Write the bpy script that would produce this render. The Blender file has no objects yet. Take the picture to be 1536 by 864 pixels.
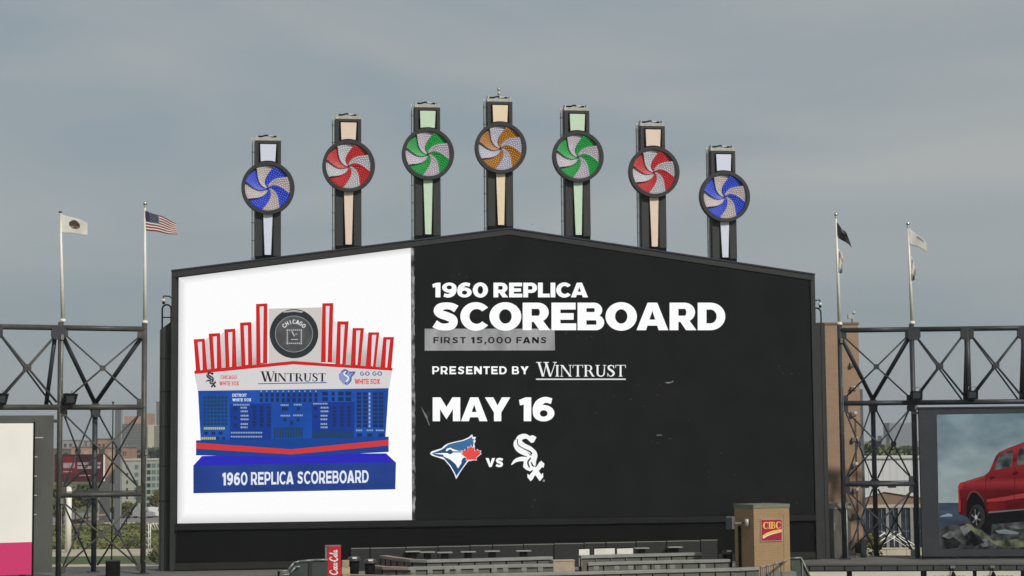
import bpy, math, random
from mathutils import Vector, Matrix
from mathutils.geometry import tessellate_polygon
random.seed(7)
R = math.radians
scene = bpy.context.scene
C = scene.collection

# ------------------------------------------------------------------ camera
FPX, HOR, RHO, CH = 2800.0, 664.0, 0.009, 14.0
TH = math.atan((HOR - 432) / FPX)
FW = Vector((0, math.cos(TH), math.sin(TH)))
R0 = Vector((1, 0, 0)); U0 = Vector((0, -math.sin(TH), math.cos(TH)))
RT = R0 * math.cos(RHO) - U0 * math.sin(RHO)
UP = U0 * math.cos(RHO) + R0 * math.sin(RHO)
CAM = Vector((0, 0, CH))
cd = bpy.data.cameras.new('camera'); cam = bpy.data.objects.new('camera', cd); C.objects.link(cam)
cd.sensor_width = 36; cd.lens = 36 * FPX / 1536; cd.clip_start = .5; cd.clip_end = 30000
m3 = Matrix((RT, UP, -FW)).transposed()
cam.matrix_world = Matrix.Translation(CAM) @ m3.to_4x4()
scene.camera = cam
scene.render.resolution_x, scene.render.resolution_y = 1024, 576

# ------------------------------------------------------------------ sky, sun, exposure
SUN_EL, SUN_AZ = R(38), R(38)          # sun behind the camera, to its right
w = bpy.data.worlds.new('World'); scene.world = w; w.use_nodes = True
nt = w.node_tree; nt.nodes.clear()
def N(t, **k):
    n = nt.nodes.new(t)
    for a, b in k.items(): setattr(n, a, b)
    return n
sky = N('ShaderNodeTexSky', sky_type='NISHITA', sun_disc=False, sun_elevation=SUN_EL, sun_rotation=R(180) - SUN_AZ, air_density=1.0, dust_density=3.0, ozone_density=1.5)
sc = N('ShaderNodeVectorMath', operation='SCALE'); sc.inputs['Scale'].default_value = 0.075
nt.links.new(sky.outputs[0], sc.inputs[0])
tc = N('ShaderNodeTexCoord'); mp = N('ShaderNodeMapping'); mp.inputs['Scale'].default_value = (1.6, 1.6, 6.0); mp.inputs['Location'].default_value = (5.7, 1.9, 2.3)
nt.links.new(tc.outputs['Generated'], mp.inputs[0])
n1 = N('ShaderNodeTexNoise'); n1.inputs['Scale'].default_value = 2.2; n1.inputs['Detail'].default_value = 4; n1.inputs['Roughness'].default_value = .42; n1.inputs['Distortion'].default_value = .5
nt.links.new(mp.outputs[0], n1.inputs[0])
cr = N('ShaderNodeValToRGB'); cr.color_ramp.interpolation = 'EASE'
cr.color_ramp.elements[0].position = .26; cr.color_ramp.elements[0].color = (.285, .345, .383, 1)
cr.color_ramp.elements[1].position = .80; cr.color_ramp.elements[1].color = (.445, .458, .446, 1)
nt.links.new(n1.outputs[0], cr.inputs[0])
mx = N('ShaderNodeMixRGB'); mx.inputs[0].default_value = .86
nt.links.new(sc.outputs[0], mx.inputs[1]); nt.links.new(cr.outputs[0], mx.inputs[2])
bg = N('ShaderNodeBackground'); bg.inputs[1].default_value = 1.0
out = N('ShaderNodeOutputWorld'); nt.links.new(mx.outputs[0], bg.inputs[0]); nt.links.new(bg.outputs[0], out.inputs[0])
sl = bpy.data.lights.new('sun', 'SUN'); sl.energy = 2.9; sl.angle = R(2); sl.color = (1, .95, .87)
so = bpy.data.objects.new('sun', sl); C.objects.link(so)
sd = Vector((math.sin(SUN_AZ) * math.cos(SUN_EL), -math.cos(SUN_AZ) * math.cos(SUN_EL), math.sin(SUN_EL)))
so.rotation_euler = (-sd).to_track_quat('-Z', 'Y').to_euler(); so.location = (60, -60, 90)
scene.view_settings.view_transform = 'Standard'; scene.view_settings.look = 'None'
scene.view_settings.exposure = 0; scene.view_settings.gamma = 1

# ------------------------------------------------------------------ materials
def s2l(c): return tuple(((x / 255 + .055) / 1.055) ** 2.4 if x > 10 else x / 255 / 12.92 for x in c)
MC = {}
def mat(name, rgb, rough=.6, metal=0, noise=.12, scale=3.0, bump=0.0, streak=1.0, spec=.4):
    """procedural paint / stone / metal: base colour (linear) broken up by two noises"""
    if name in MC: return MC[name]
    m = bpy.data.materials.new(name); m.use_nodes = True; MC[name] = m
    t = m.node_tree; b = t.nodes['Principled BSDF']
    b.inputs['Roughness'].default_value = rough; b.inputs['Metallic'].default_value = metal
    b.inputs['Specular IOR Level'].default_value = spec
    g = t.nodes.new('ShaderNodeTexCoord'); mpn = t.nodes.new('ShaderNodeMapping'); mpn.inputs['Scale'].default_value = (1, 1, streak)
    t.links.new(g.outputs['Object'], mpn.inputs[0])
    nz = t.nodes.new('ShaderNodeTexNoise'); nz.inputs['Scale'].default_value = scale; nz.inputs['Detail'].default_value = 6; nz.inputs['Roughness'].default_value = .65
    t.links.new(mpn.outputs[0], nz.inputs[0])
    c = t.nodes.new('ShaderNodeValToRGB')
    c.color_ramp.elements[0].position = .28; c.color_ramp.elements[1].position = .72
    c.color_ramp.elements[0].color = tuple(x * (1 - noise * 1.6) for x in rgb) + (1,)
    c.color_ramp.elements[1].color = tuple(min(1, x * (1 + noise)) for x in rgb) + (1,)
    t.links.new(nz.outputs[0], c.inputs[0]); t.links.new(c.outputs[0], b.inputs['Base Color'])
    if bump:
        bp = t.nodes.new('ShaderNodeBump'); bp.inputs['Strength'].default_value = bump; bp.inputs['Distance'].default_value = .02
        t.links.new(nz.outputs[0], bp.inputs['Height']); t.links.new(bp.outputs[0], b.inputs['Normal'])
    return m
def em(rgb, name=None, s=1.0):
    """a lit area of an LED screen; rgb as shown on the screen (sRGB 0..255)"""
    k = name or 'led_%d_%d_%d' % tuple(rgb)
    if k in MC: return MC[k]
    m = bpy.data.materials.new(k); m.use_nodes = True; MC[k] = m
    t = m.node_tree; t.nodes.clear()
    e = t.nodes.new('ShaderNodeEmission'); e.inputs[0].default_value = s2l(rgb) + (1,); e.inputs[1].default_value = s
    o = t.nodes.new('ShaderNodeOutputMaterial'); t.links.new(e.outputs[0], o.inputs[0])
    return m
def em_noise(name, c0, c1, scale, p0=.35, p1=.65, detail=5, stretch=(1, 1, 1), ramp=None, axis_grad=None):
    """screen content with a mottled or graded look (object coordinates of the screen)"""
    if name in MC: return MC[name]
    m = bpy.data.materials.new(name); m.use_nodes = True; MC[name] = m
    t = m.node_tree; t.nodes.clear()
    g = t.nodes.new('ShaderNodeTexCoord'); mpn = t.nodes.new('ShaderNodeMapping'); mpn.inputs['Scale'].default_value = stretch
    t.links.new(g.outputs['Object'], mpn.inputs[0])
    nz = t.nodes.new('ShaderNodeTexNoise'); nz.inputs['Scale'].default_value = scale; nz.inputs['Detail'].default_value = detail
    t.links.new(mpn.outputs[0], nz.inputs[0])
    c = t.nodes.new('ShaderNodeValToRGB')
    c.color_ramp.elements[0].position = p0; c.color_ramp.elements[0].color = s2l(c0) + (1,)
    c.color_ramp.elements[1].position = p1; c.color_ramp.elements[1].color = s2l(c1) + (1,)
    t.links.new(nz.outputs[0], c.inputs[0])
    col = c.outputs[0]
    if axis_grad:                                   # (z0, z1, rgb0, rgb1, factor)
        z0, z1, a, b2, f = axis_grad
        sx = t.nodes.new('ShaderNodeSeparateXYZ'); t.links.new(g.outputs['Object'], sx.inputs[0])
        mr = t.nodes.new('ShaderNodeMapRange'); mr.inputs[1].default_value = z0; mr.inputs[2].default_value = z1
        t.links.new(sx.outputs[2], mr.inputs[0])
        c2 = t.nodes.new('ShaderNodeValToRGB'); c2.color_ramp.elements[0].color = s2l(a) + (1,); c2.color_ramp.elements[1].color = s2l(b2) + (1,)
        for pos, col_ in (ramp or ()): c2.color_ramp.elements.new(pos).color = s2l(col_) + (1,)
        t.links.new(mr.outputs[0], c2.inputs[0])
        mm = t.nodes.new('ShaderNodeMixRGB'); mm.inputs[0].default_value = f
        t.links.new(col, mm.inputs[1]); t.links.new(c2.outputs[0], mm.inputs[2]); col = mm.outputs[0]
    e = t.nodes.new('ShaderNodeEmission'); t.links.new(col, e.inputs[0])
    o = t.nodes.new('ShaderNodeOutputMaterial'); t.links.new(e.outputs[0], o.inputs[0])
    return m
TRUSS = mat('truss_paint', (.074, .071, .063), .5, .1, .28, 1.5)
TRUSSD = mat('truss_dark_tone', (.038, .042, .050), .5, .1, .25, 1.5)  # darker, cooler copy of the truss colour: rear members, gussets, right truss
CAB = mat('cabinet_dark_paint', (.023, .024, .024), .6, 0, .15, .8)
BLACK = mat('matt_black_panel', (.0055, .006, .0055), .9, 0, .2, .5, streak=.3, spec=.12)
NAVY = mat('dark_blue_flashing', (.02, .026, .05), .5, 0, .15, 1)
COLM = mat('tower_charcoal_paint', (.031, .032, .033), .6, 0, .1, 1.2)
RINGM = mat('ring_charcoal_paint', (.027, .028, .030), .6, 0, .1, 1.5)
GALV = mat('galvanised_steel', (.50, .50, .47), .45, .3, .12, 4)
WHITEP = mat('white_pole_paint', (.80, .78, .72), .4, 0, .05, 2)
CONC = mat('grey_concrete', (.27, .265, .25), .85, 0, .15, 1.2, .2)
GREY = mat('grey_metal', (.19, .195, .19), .5, .2, .12, 2)

# ------------------------------------------------------------------ mesh helpers
class MB:
    def __init__(s): s.v = []; s.f = []; s.sm = []
    def quad(s, a, b, c, d): n = len(s.v); s.v += [a, b, c, d]; s.f.append((n, n + 1, n + 2, n + 3)); s.sm.append(False); return s
    def box(s, x0, x1, y0, y1, z0, z1):
        n = len(s.v)
        s.v += [(x, y, z) for z in (z0, z1) for y in (y0, y1) for x in (x0, x1)]
        for q in ((0, 2, 3, 1), (4, 5, 7, 6), (0, 1, 5, 4), (2, 6, 7, 3), (0, 4, 6, 2), (1, 3, 7, 5)):
            s.f.append(tuple(n + i for i in q)); s.sm.append(False)
        return s
    def prism(s, poly, y0, y1):
        """poly: (x, z) outline, extruded from y0 (front) to y1"""
        k = len(poly); n = len(s.v)
        s.v += [(p[0], y0, p[1]) for p in poly] + [(p[0], y1, p[1]) for p in poly]
        for t in tessellate_polygon([[Vector((p[0], p[1], 0)) for p in poly]]):
            s.f.append(tuple(n + i for i in t)); s.sm.append(False)
            s.f.append(tuple(n + k + i for i in reversed(t))); s.sm.append(False)
        for i in range(k):
            j = (i + 1) % k; s.f.append((n + i, n + j, n + k + j, n + k + i)); s.sm.append(False)
        return s
    def vprism(s, poly, z0, z1):
        """poly: (x, y) plan outline extruded upwards"""
        k = len(poly); n = len(s.v)
        s.v += [(p[0], p[1], z0) for p in poly] + [(p[0], p[1], z1) for p in poly]
        for t in tessellate_polygon([[Vector((p[0], p[1], 0)) for p in poly]]):
            s.f.append(tuple(n + i for i in reversed(t))); s.sm.append(False)
            s.f.append(tuple(n + k + i for i in t)); s.sm.append(False)
        for i in range(k):
            j = (i + 1) % k; s.f.append((n + i, n + j, n + k + j, n + k + i)); s.sm.append(False)
        return s
    def flat(s, contours, y, fn=None):
        """flat print on the plane y: outer contour and holes in (x, z)"""
        n = len(s.v); pts = [p for c in contours for p in c]
        s.v += [(p[0], y, p[1]) for p in pts]
        tris = tessellate_polygon([[Vector((p[0], p[1], 0)) for p in c] for c in contours])
        if len(contours) == 1 and len(pts) % 2 == 0 and len(pts) > 20:      # a brush stroke: fall back to a strip if the outline folds
            sh = abs(sum(pts[i][0] * pts[i - 1][1] - pts[i - 1][0] * pts[i][1] for i in range(len(pts)))) / 2
            ar = sum(abs((pts[b][0] - pts[a][0]) * (pts[c][1] - pts[a][1]) - (pts[b][1] - pts[a][1]) * (pts[c][0] - pts[a][0])) for a, b, c in tris) / 2
            if abs(ar - sh) > .02 * sh:
                k = len(pts); tris = [t for i in range(k // 2 - 1) for t in ((i, i + 1, k - 2 - i), (i, k - 2 - i, k - 1 - i))]
        for t in tris:
            a, b, c2 = (pts[i] for i in t)
            cr_ = (b[0] - a[0]) * (c2[1] - a[1]) - (b[1] - a[1]) * (c2[0] - a[0])
            t = t if cr_ > 0 else tuple(reversed(t))
            s.f.append(tuple(n + i for i in t)); s.sm.append(False)
        return s
    def tube(s, p0, p1, r0, r1=None, seg=10, cap=True):
        r1 = r0 if r1 is None else r1
        p0, p1 = Vector(p0), Vector(p1); d = (p1 - p0)
        if d.length < 1e-6: return s
        d.normalize(); a = d.orthogonal().normalized(); b = d.cross(a); n = len(s.v)
        for p, r in ((p0, r0), (p1, r1)):
            for i in range(seg):
                t = 2 * math.pi * i / seg; s.v.append(tuple(p + a * math.cos(t) * r + b * math.sin(t) * r))
        for i in range(seg):
            j = (i + 1) % seg; s.f.append((n + i, n + j, n + seg + j, n + seg + i)); s.sm.append(True)
        if cap:
            s.f.append(tuple(n + i for i in reversed(range(seg)))); s.f.append(tuple(n + seg + i for i in range(seg))); s.sm += [False, False]
        return s
    def path(s, pts, r, seg=8):
        for a, b in zip(pts, pts[1:]): s.tube(a, b, r, r, seg)
        return s
    def ball(s, c, r, nu=10, nv=6, sc=(1, 1, 1)):
        n = len(s.v)
        for i in range(nv + 1):
            t = math.pi * i / nv
            for j in range(nu):
                p = 2 * math.pi * j / nu
                s.v.append((c[0] + r * sc[0] * math.sin(t) * math.cos(p), c[1] + r * sc[1] * math.sin(t) * math.sin(p), c[2] + r * sc[2] * math.cos(t)))
        for i in range(nv):
            for j in range(nu):
                k = (j + 1) % nu; s.f.append((n + i * nu + j, n + (i + 1) * nu + j, n + (i + 1) * nu + k, n + i * nu + k)); s.sm.append(True)
        return s
    def mesh(s, name):
        me = bpy.data.meshes.new(name); me.from_pydata([tuple(v) for v in s.v], [], s.f)
        me.polygons.foreach_set('use_smooth', s.sm); me.update(); return me
    def build(s, name, material, parent=None, bevel=0):
        me = s.mesh(name); me.materials.append(material)
        return link(name, me, parent, bevel)
def link(name, me, parent=None, bevel=0):
    o = bpy.data.objects.new(name, me); C.objects.link(o)
    if parent: o.parent = parent
    if bevel:
        b = o.modifiers.new('bevel', 'BEVEL'); b.width = bevel; b.segments = 2; b.limit_method = 'ANGLE'
    return o
def tag(o, label=None, cat=None, group=None, kind=None):
    if label: o['label'] = label
    if cat: o['category'] = cat
    if group: o['group'] = group
    if kind: o['kind'] = kind
    return o
def root(name, loc, rz, label, cat, group=None):
    o = bpy.data.objects.new(name, None); C.objects.link(o); o.empty_display_size = .3
    o.location = loc; o.rotation_euler = (0, 0, rz)
    return tag(o, label, cat, group)
def ray(px, py): return FW + RT * ((px - 768) / FPX) + UP * ((432 - py) / FPX)
class Frame:
    """a vertical plane in the world: x along it, y away from the camera, z up (z is absolute height)"""
    def __init__(s, px, py, dist, deg):
        r = ray(px, py); p = CAM + r * (dist / r.y); s.O = Vector((p.x, p.y, 0)); s.a = R(deg)
        s.e = Vector((math.cos(s.a), math.sin(s.a), 0)); s.k = Vector((-math.sin(s.a), math.cos(s.a), 0))
    def at(s, px, py, y=0.0):
        r = ray(px, py); q = s.O + s.k * y; t = (q - CAM).dot(s.k) / r.dot(s.k); p = CAM + r * t
        return ((p - s.O).dot(s.e), p.z)
    def loc(s, p): p = Vector(p) - s.O; return (p.dot(s.e), p.dot(s.k), p.z)
    def root(s, name, label, cat, group=None, x=0, y=0): 
        p = s.O + s.e * x + s.k * y
        return root(name, p, s.a, label, cat, group)
    def onz(s, px, py, z):
        r = ray(px, py); t = (z - CH) / r.z; return s.loc(CAM + r * t)
def ground(px, py, z=0.0):
    r = ray(px, py); return CAM + r * ((z - CH) / r.z)

BF = Frame(744, 600, 121, 8.2)        # face of the big scoreboard
LF = Frame(216, 606, 116, 24)         # front plane of the left truss
RF = Frame(1262, 606, 124, -4)        # front plane of the right truss
DECK = 6.15

# ------------------------------------------------------------------ ground, deck
def plain_ground(name, m, pts, z):
    b = MB(); b.flat([pts], 0); b.v = [(x, zz, z) for x, _, zz in b.v]
    return tag(b.build(name, m), kind='structure')
GRASSB = mat('ground_dry_grass', (.10, .115, .05), .9, 0, .3, .05, .3)
plain_ground('ground', GRASSB, [(-9000, -200), (9000, -200), (9000, 14000), (-9000, 14000)], 0)
ASPH = mat('asphalt', (.085, .083, .08), .85, 0, .15, .4, .1)
PATHM = mat('pale_concrete_path', (.46, .40, .30), .85, 0, .12, .3)
LAWN = mat('lawn_green', (.07, .10, .03), .9, 0, .25, .15, .3)
def gstrip(name, m, y0, y1, z, x0=-260, x1=-6):
    a = ground(150, y0).y; b = ground(150, y1).y
    return plain_ground(name, m, [(x0, b), (x1, b), (x1, a), (x0, a)], z)
gstrip('near_road', ASPH, 884, 850, .004)
gstrip('kerb_path', PATHM, 850, 846.5, .02)
gstrip('lawn', LAWN, 846.5, 834.5, .008)
gstrip('footpath', PATHM, 834.5, 824, .02)
gstrip('far_kerb', PATHM, 787, 784, .05)
gstrip('far_road', mat('far_road_tarmac', (.20, .195, .185), .85, 0, .1, .2), 784, 769, .03)
# shrubs covering the bank between footpath and far road
def leaf_mesh(n, fn, size):
    v = []; f = []
    for i in range(n):
        p, s_ = fn()
        d = Vector((random.gauss(0, 1), random.gauss(0, 1), random.gauss(0, .8))).normalized(); a = d.orthogonal().normalized(); b = d.cross(a)
        q = size * s_ * random.uniform(.6, 1.3); k = len(v)
        v += [tuple(p + a * q), tuple(p + b * q * .7), tuple(p - a * q), tuple(p - b * q * .7)]; f.append((k, k + 1, k + 2, k + 3))
    me = bpy.data.meshes.new('leaves'); me.from_pydata(v, [], f); me.update(); return me
def leafmat(name, c0, c1, scale=.35):
    if name in MC: return MC[name]
    m = mat(name, c0, .7, 0, .25, scale)
    cr_ = [n for n in m.node_tree.nodes if n.type == 'VALTORGB'][0]
    cr_.color_ramp.elements[0].color = tuple(c0) + (1,); cr_.color_ramp.elements[1].color = tuple(c1) + (1,)
    return m
HEDGE = leafmat('bank_shrub_leaves', (.075, .095, .028), (.21, .215, .075), .12)
ya, yb = ground(150, 823.5).y, ground(150, 787.5).y
def bank():
    y = random.uniform(ya, yb); x = random.uniform(-75, -40)
    h = .5 + .5 * math.sin(x * .7 + 3 * math.sin(y * .13)) * math.sin(y * .31 + x * .2)
    return Vector((x, y, random.uniform(.02, .12 + .5 * h * random.random()))), 1
me = leaf_mesh(9000, bank, .36); me.materials.append(HEDGE)
tag(link('bank_shrubs', me), 'low green shrubs covering the bank beside the far road', 'shrubs', kind='stuff')

DECKM = mat('deck_concrete', (.135, .13, .118), .85, 0, .15, .7, .15)
def P2(fr, x, y): q = fr.O + fr.e * x + fr.k * y; return (q.x, q.y)
deck_pts = [P2(LF, -18, -4), P2(LF, 1.5, -4), P2(BF, -17, -5.2), P2(BF, 18.3, -5.2), P2(RF, -3.2, -5.4), P2(RF, 34, -5.4), P2(RF, 34, 1.6), P2(RF, -3, 4.4), P2(BF, 10, 5), P2(BF, -16, 5), P2(LF, 1.5, 4.2), P2(LF, -18, 4.2)]
b = MB(); b.vprism(deck_pts, 5.3, DECK)
tag(b.build('concourse_deck', DECKM), kind='structure')
b = MB(); b.vprism([(p[0] * .99, p[1] + .6) for p in deck_pts], 0.01, 5.3)
tag(b.build('concourse_base', BLACK), kind='structure')

# ------------------------------------------------------------------ lettering: a heavy sans, drawn as outlines (cap height 1)
def arc(cx, cy, rx, ry, a0, a1, n=14):
    return [(cx + rx * math.cos(R(a0 + (a1 - a0) * i / n)), cy + ry * math.sin(R(a0 + (a1 - a0) * i / n))) for i in range(n + 1)]
def stroke(pts, closed=False):
    """pts (x, y, halfwidth) -> outline polygon along a smooth spine"""
    P = []
    n = len(pts)
    for i in range(n - 1):
        p0, p1, p2, p3 = pts[max(i - 1, 0)], pts[i], pts[i + 1], pts[min(i + 2, n - 1)]
        for k in range(6):
            t = k / 6
            P.append(tuple(.5 * (2 * p1[j] + (p2[j] - p0[j]) * t + (2 * p0[j] - 5 * p1[j] + 4 * p2[j] - p3[j]) * t * t + (3 * p1[j] - p0[j] - 3 * p2[j] + p3[j]) * t ** 3) for j in range(3)))
    P.append(tuple(pts[-1]))
    L = []; Rr = []
    for i, p in enumerate(P):
        a = P[max(i - 1, 0)]; c = P[min(i + 1, len(P) - 1)]
        dx, dy = c[0] - a[0], c[1] - a[1]; l = math.hypot(dx, dy) or 1
        nx, ny = -dy / l * p[2], dx / l * p[2]
        L.append((p[0] + nx, p[1] + ny)); Rr.append((p[0] - nx, p[1] - ny))
    return L + Rr[::-1]
def glyphs(tv=.31, th=.25):
    """returns char -> (width, list of shapes; each shape = list of contours)"""
    G = {}; k = tv / .31
    def bowl(x0, x1, y0, y1, t, h):       # half-round bowl: outer, inner
        ry = (y1 - y0) / 2; rx = min(ry * 1.05, x1 - x0 - t)
        o = [(x0, y0), (x1 - rx, y0)] + arc(x1 - rx, y0 + ry, rx, ry, -90, 90) + [(x0, y1)]
        ir = ry - h; irx = max(rx - t, .02)
        i = [(x0 + t, y0 + h), (x1 - rx, y0 + h)] + arc(x1 - rx, y0 + ry, irx, ir, -90, 90) + [(x0 + t, y1 - h)]
        return o, i
    G['A'] = (1.12, [[[(0, 0), (.39, 1), (.73, 1), (1.12, 0), (.78, 0), (.725, .165), (.385, .165), (.335, 0)], [(.455, .385), (.56, .70), (.655, .385)]]])
    lo, li = bowl(0, .93, 0, .56, tv, th * .8); uo, ui = bowl(0, .86, .46, 1, tv, th * .8)
    G['B'] = (.93, [[lo, li], [uo, ui]])
    G['C'] = (.95, [[arc(.53, .5, .53, .52, 38, 322, 30) + arc(.56, .5, .56 - tv, .52 - th, 318, 42, 24)]])
    G['D'] = (.98, [list(bowl(0, .98, 0, 1, tv, th))])
    G['E'] = (.86, [[[(0, 0), (0, 1), (.84, 1), (.84, 1 - th), (tv, 1 - th), (tv, .62), (.77, .62), (.77, .38), (tv, .38), (tv, th), (.86, th), (.86, 0)]]])
    G['F'] = (.82, [[[(0, 0), (0, 1), (.82, 1), (.82, 1 - th), (tv, 1 - th), (tv, .60), (.75, .60), (.75, .60 - th), (tv, .60 - th), (tv, 0)]]])
    G['H'] = (.94, [[[(0, 0), (0, 1), (tv, 1), (tv, .62), (.94 - tv, .62), (.94 - tv, 1), (.94, 1), (.94, 0), (.94 - tv, 0), (.94 - tv, .38), (tv, .38), (tv, 0)]]])
    G['I'] = (tv, [[[(0, 0), (0, 1), (tv, 1), (tv, 0)]]])
    G['L'] = (.76, [[[(0, 0), (0, 1), (tv, 1), (tv, th), (.76, th), (.76, 0)]]])
    G['M'] = (1.16, [[[(0, 0), (0, 1), (.33, 1), (.58, .60), (.83, 1), (1.16, 1), (1.16, 0), (1.16 - tv, 0), (1.16 - tv, .50), (.58, .08), (tv, .50), (tv, 0)]]])
    G['N'] = (1.0, [[[(0, 0), (0, 1), (.29, 1), (1 - tv, .49), (1 - tv, 1), (1, 1), (1, 0), (.73, 0), (tv, .53), (tv, 0)]]])
    G['O'] = (1.1, [[arc(.55, .5, .55, .52, 0, 360, 36)[:-1], arc(.55, .5, .55 - tv * 1.08, .52 - th * 1.04, 0, 360, 30)[:-1]]])
    po, pi_ = bowl(0, .90, .30, 1, tv, th * .9)
    G['P'] = (.90, [[po, pi_], [[(0, 0), (0, .32), (tv, .32), (tv, 0)]]])
    G['R'] = (.95, [[po, pi_], [[(0, 0), (0, .32), (tv, .32), (tv, 0)]], [[(.36, .33), (.68, .38), (.95, 0), (.58, 0)]]])
    G['S'] = (.92, [[stroke([(.83, .77, .14 * k), (.67, .86, .13 * k), (.47, .885, .125 * k), (.27, .83, .14 * k), (.205, .70, .15 * k), (.30, .585, .15 * k), (.50, .51, .15 * k), (.68, .42, .15 * k), (.725, .30, .15 * k), (.66, .165, .14 * k), (.46, .115, .125 * k), (.26, .14, .13 * k), (.09, .235, .145 * k)])]])
    G['T'] = (.86, [[[(0, 1), (.86, 1), (.86, 1 - th), (.43 + tv / 2, 1 - th), (.43 + tv / 2, 0), (.43 - tv / 2, 0), (.43 - tv / 2, 1 - th), (0, 1 - th)]]])
    G['V'] = (1.1, [[[(0, 1), (.345, 1), (.55, .40), (.755, 1), (1.1, 1), (.69, 0), (.41, 0)]]])
    G['W'] = (1.5, [[[(0, 1), (.33, 1), (.46, .45), (.62, 1), (.88, 1), (1.04, .45), (1.17, 1), (1.5, 1), (1.2, 0), (.9, 0), (.75, .5), (.6, 0), (.3, 0)]]])
    G['X'] = (1.05, [[[(0, 1), (.37, 1), (.525, .72), (.68, 1), (1.05, 1), (.72, .51), (1.05, 0), (.68, 0), (.525, .29), (.37, 0), (0, 0), (.33, .51)]]])
    G['Y'] = (1.08, [[[(0, 1), (.36, 1), (.54, .66), (.72, 1), (1.08, 1), (.54 + tv / 2, .36), (.54 + tv / 2, 0), (.54 - tv / 2, 0), (.54 - tv / 2, .36)]]])
    G['G'] = (1.05, [[arc(.52, .5, .52, .52, 46, 330, 30) + [(1.0, .30), (1.0, .56), (.55, .56), (.55, .36), (.72, .36), (.72, .30)] + arc(.55, .5, .55 - tv, .52 - th, 308, 50, 22)]])
    G['1'] = (.56, [[[(.20, 0), (.20, .70), (.04, .66), (0, .89), (.28, 1), (.52, 1), (.52, 0)]]])
    G['0'] = (.98, [[arc(.49, .5, .49, .52, 0, 360, 36)[:-1], arc(.49, .5, .49 - tv * 1.02, .52 - th, 0, 360, 28)[:-1]]])
    six = [[arc(.46, .335, .46, .345, 0, 360, 32)[:-1], arc(.46, .325, .165, .135, 0, 360, 20)[:-1]], [stroke([(.13, .34, .13 * k), (.15, .56, .15 * k), (.28, .77, .155 * k), (.52, .895, .125 * k), (.80, .84, .12 * k)])]]
    G['6'] = (.93, six)
    G['9'] = (.93, [[[(.93 - x, 1 - y) for x, y in c] for c in sh] for sh in six])
    G['5'] = (.90, [[[(.10, 1), (.84, 1), (.84, .77), (.36, .77), (.34, .60), (.06, .50)]], [stroke([(.16, .56, .10 * k), (.44, .565, .12 * k), (.66, .48, .13 * k), (.735, .34, .15 * k), (.64, .17, .14 * k), (.42, .115, .125 * k), (.07, .20, .13 * k)])]])
    G[','] = (.30, [[[(.02, -.20), (.08, .26), (.33, .26), (.20, -.20)]]])
    G['-'] = (.5, [[[(0, .36), (0, .58), (.5, .58), (.5, .36)]]])
    return G
GL = glyphs(); GM = glyphs(.24, .19)
def layout(text, G, track=.07, space=.36):
    """list of contours placed on a line, total width"""
    x = 0; shapes = []
    kern = {('A', 'Y'): -.14, ('F', 'A'): -.10, ('R', 'D'): 0, ('O', 'A'): -.06, ('L', 'I'): 0, ('C', 'A'): -.05}
    for i, ch in enumerate(text):
        if ch == ' ': x += space; continue
        wd, shs = G[ch]
        if i: x += kern.get((text[i - 1], ch), 0)
        for sh in shs: shapes.append([[(px + x, py) for px, py in c] for c in sh])
        x += wd + track
    return shapes, x - track
def put_text(name, text, G, fr, pxs, m, parent, y, track=.07, space=.36, zoff=0.0):
    """pxs: x0, x1, y of caps top, y of baseline at the left, [y top, y base at the right]"""
    shapes, W = layout(text, G, track, space)
    x0, x1, yt, yb = pxs[:4]; yt2, yb2 = pxs[4:] if len(pxs) > 4 else (yt, yb)
    A = fr.at(x0, yb, y); B = fr.at(x1, yb2, y); T = fr.at(x0, yt, y); T2 = fr.at(x1, yt2, y)
    b = MB()
    for k, sh in enumerate(shapes):
        cs = []
        for c in sh:
            q = []
            for px, py in c:
                t = px / W
                lo = (A[0] + (B[0] - A[0]) * t, A[1] + (B[1] - A[1]) * t); hi = (T[0] + (T2[0] - T[0]) * t, T[1] + (T2[1] - T[1]) * t)
                q.append((lo[0] + (hi[0] - lo[0]) * py, lo[1] + (hi[1] - lo[1]) * py))
            cs.append(q)
        b.flat(cs, y - .0004 * (k % 3))
    o = b.build(name, m, parent)
    return o
def art(name, polys, m, fr, parent, y, tf=None):
    """flat printed shapes traced in picture pixels onto the plane of a screen"""
    b = MB()
    for p in polys:
        if tf: p = [tf(*q) for q in p]
        b.flat([[fr.at(px, py, y) for px, py in p]], y)
    return b.build(name, m, parent)
def art_each(name, polys, m, fr, parent, y, tf=None):
    for p in polys: art(name, [p], m, fr, parent, y, tf)
def ring_px(cx, cy, rx, ry, n=40): return [(cx + rx * math.cos(2 * math.pi * i / n), cy + ry * math.sin(2 * math.pi * i / n)) for i in range(n)]
def zt(ox, oy, s): return lambda x, y: (ox + x / s, oy + y / s)
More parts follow.
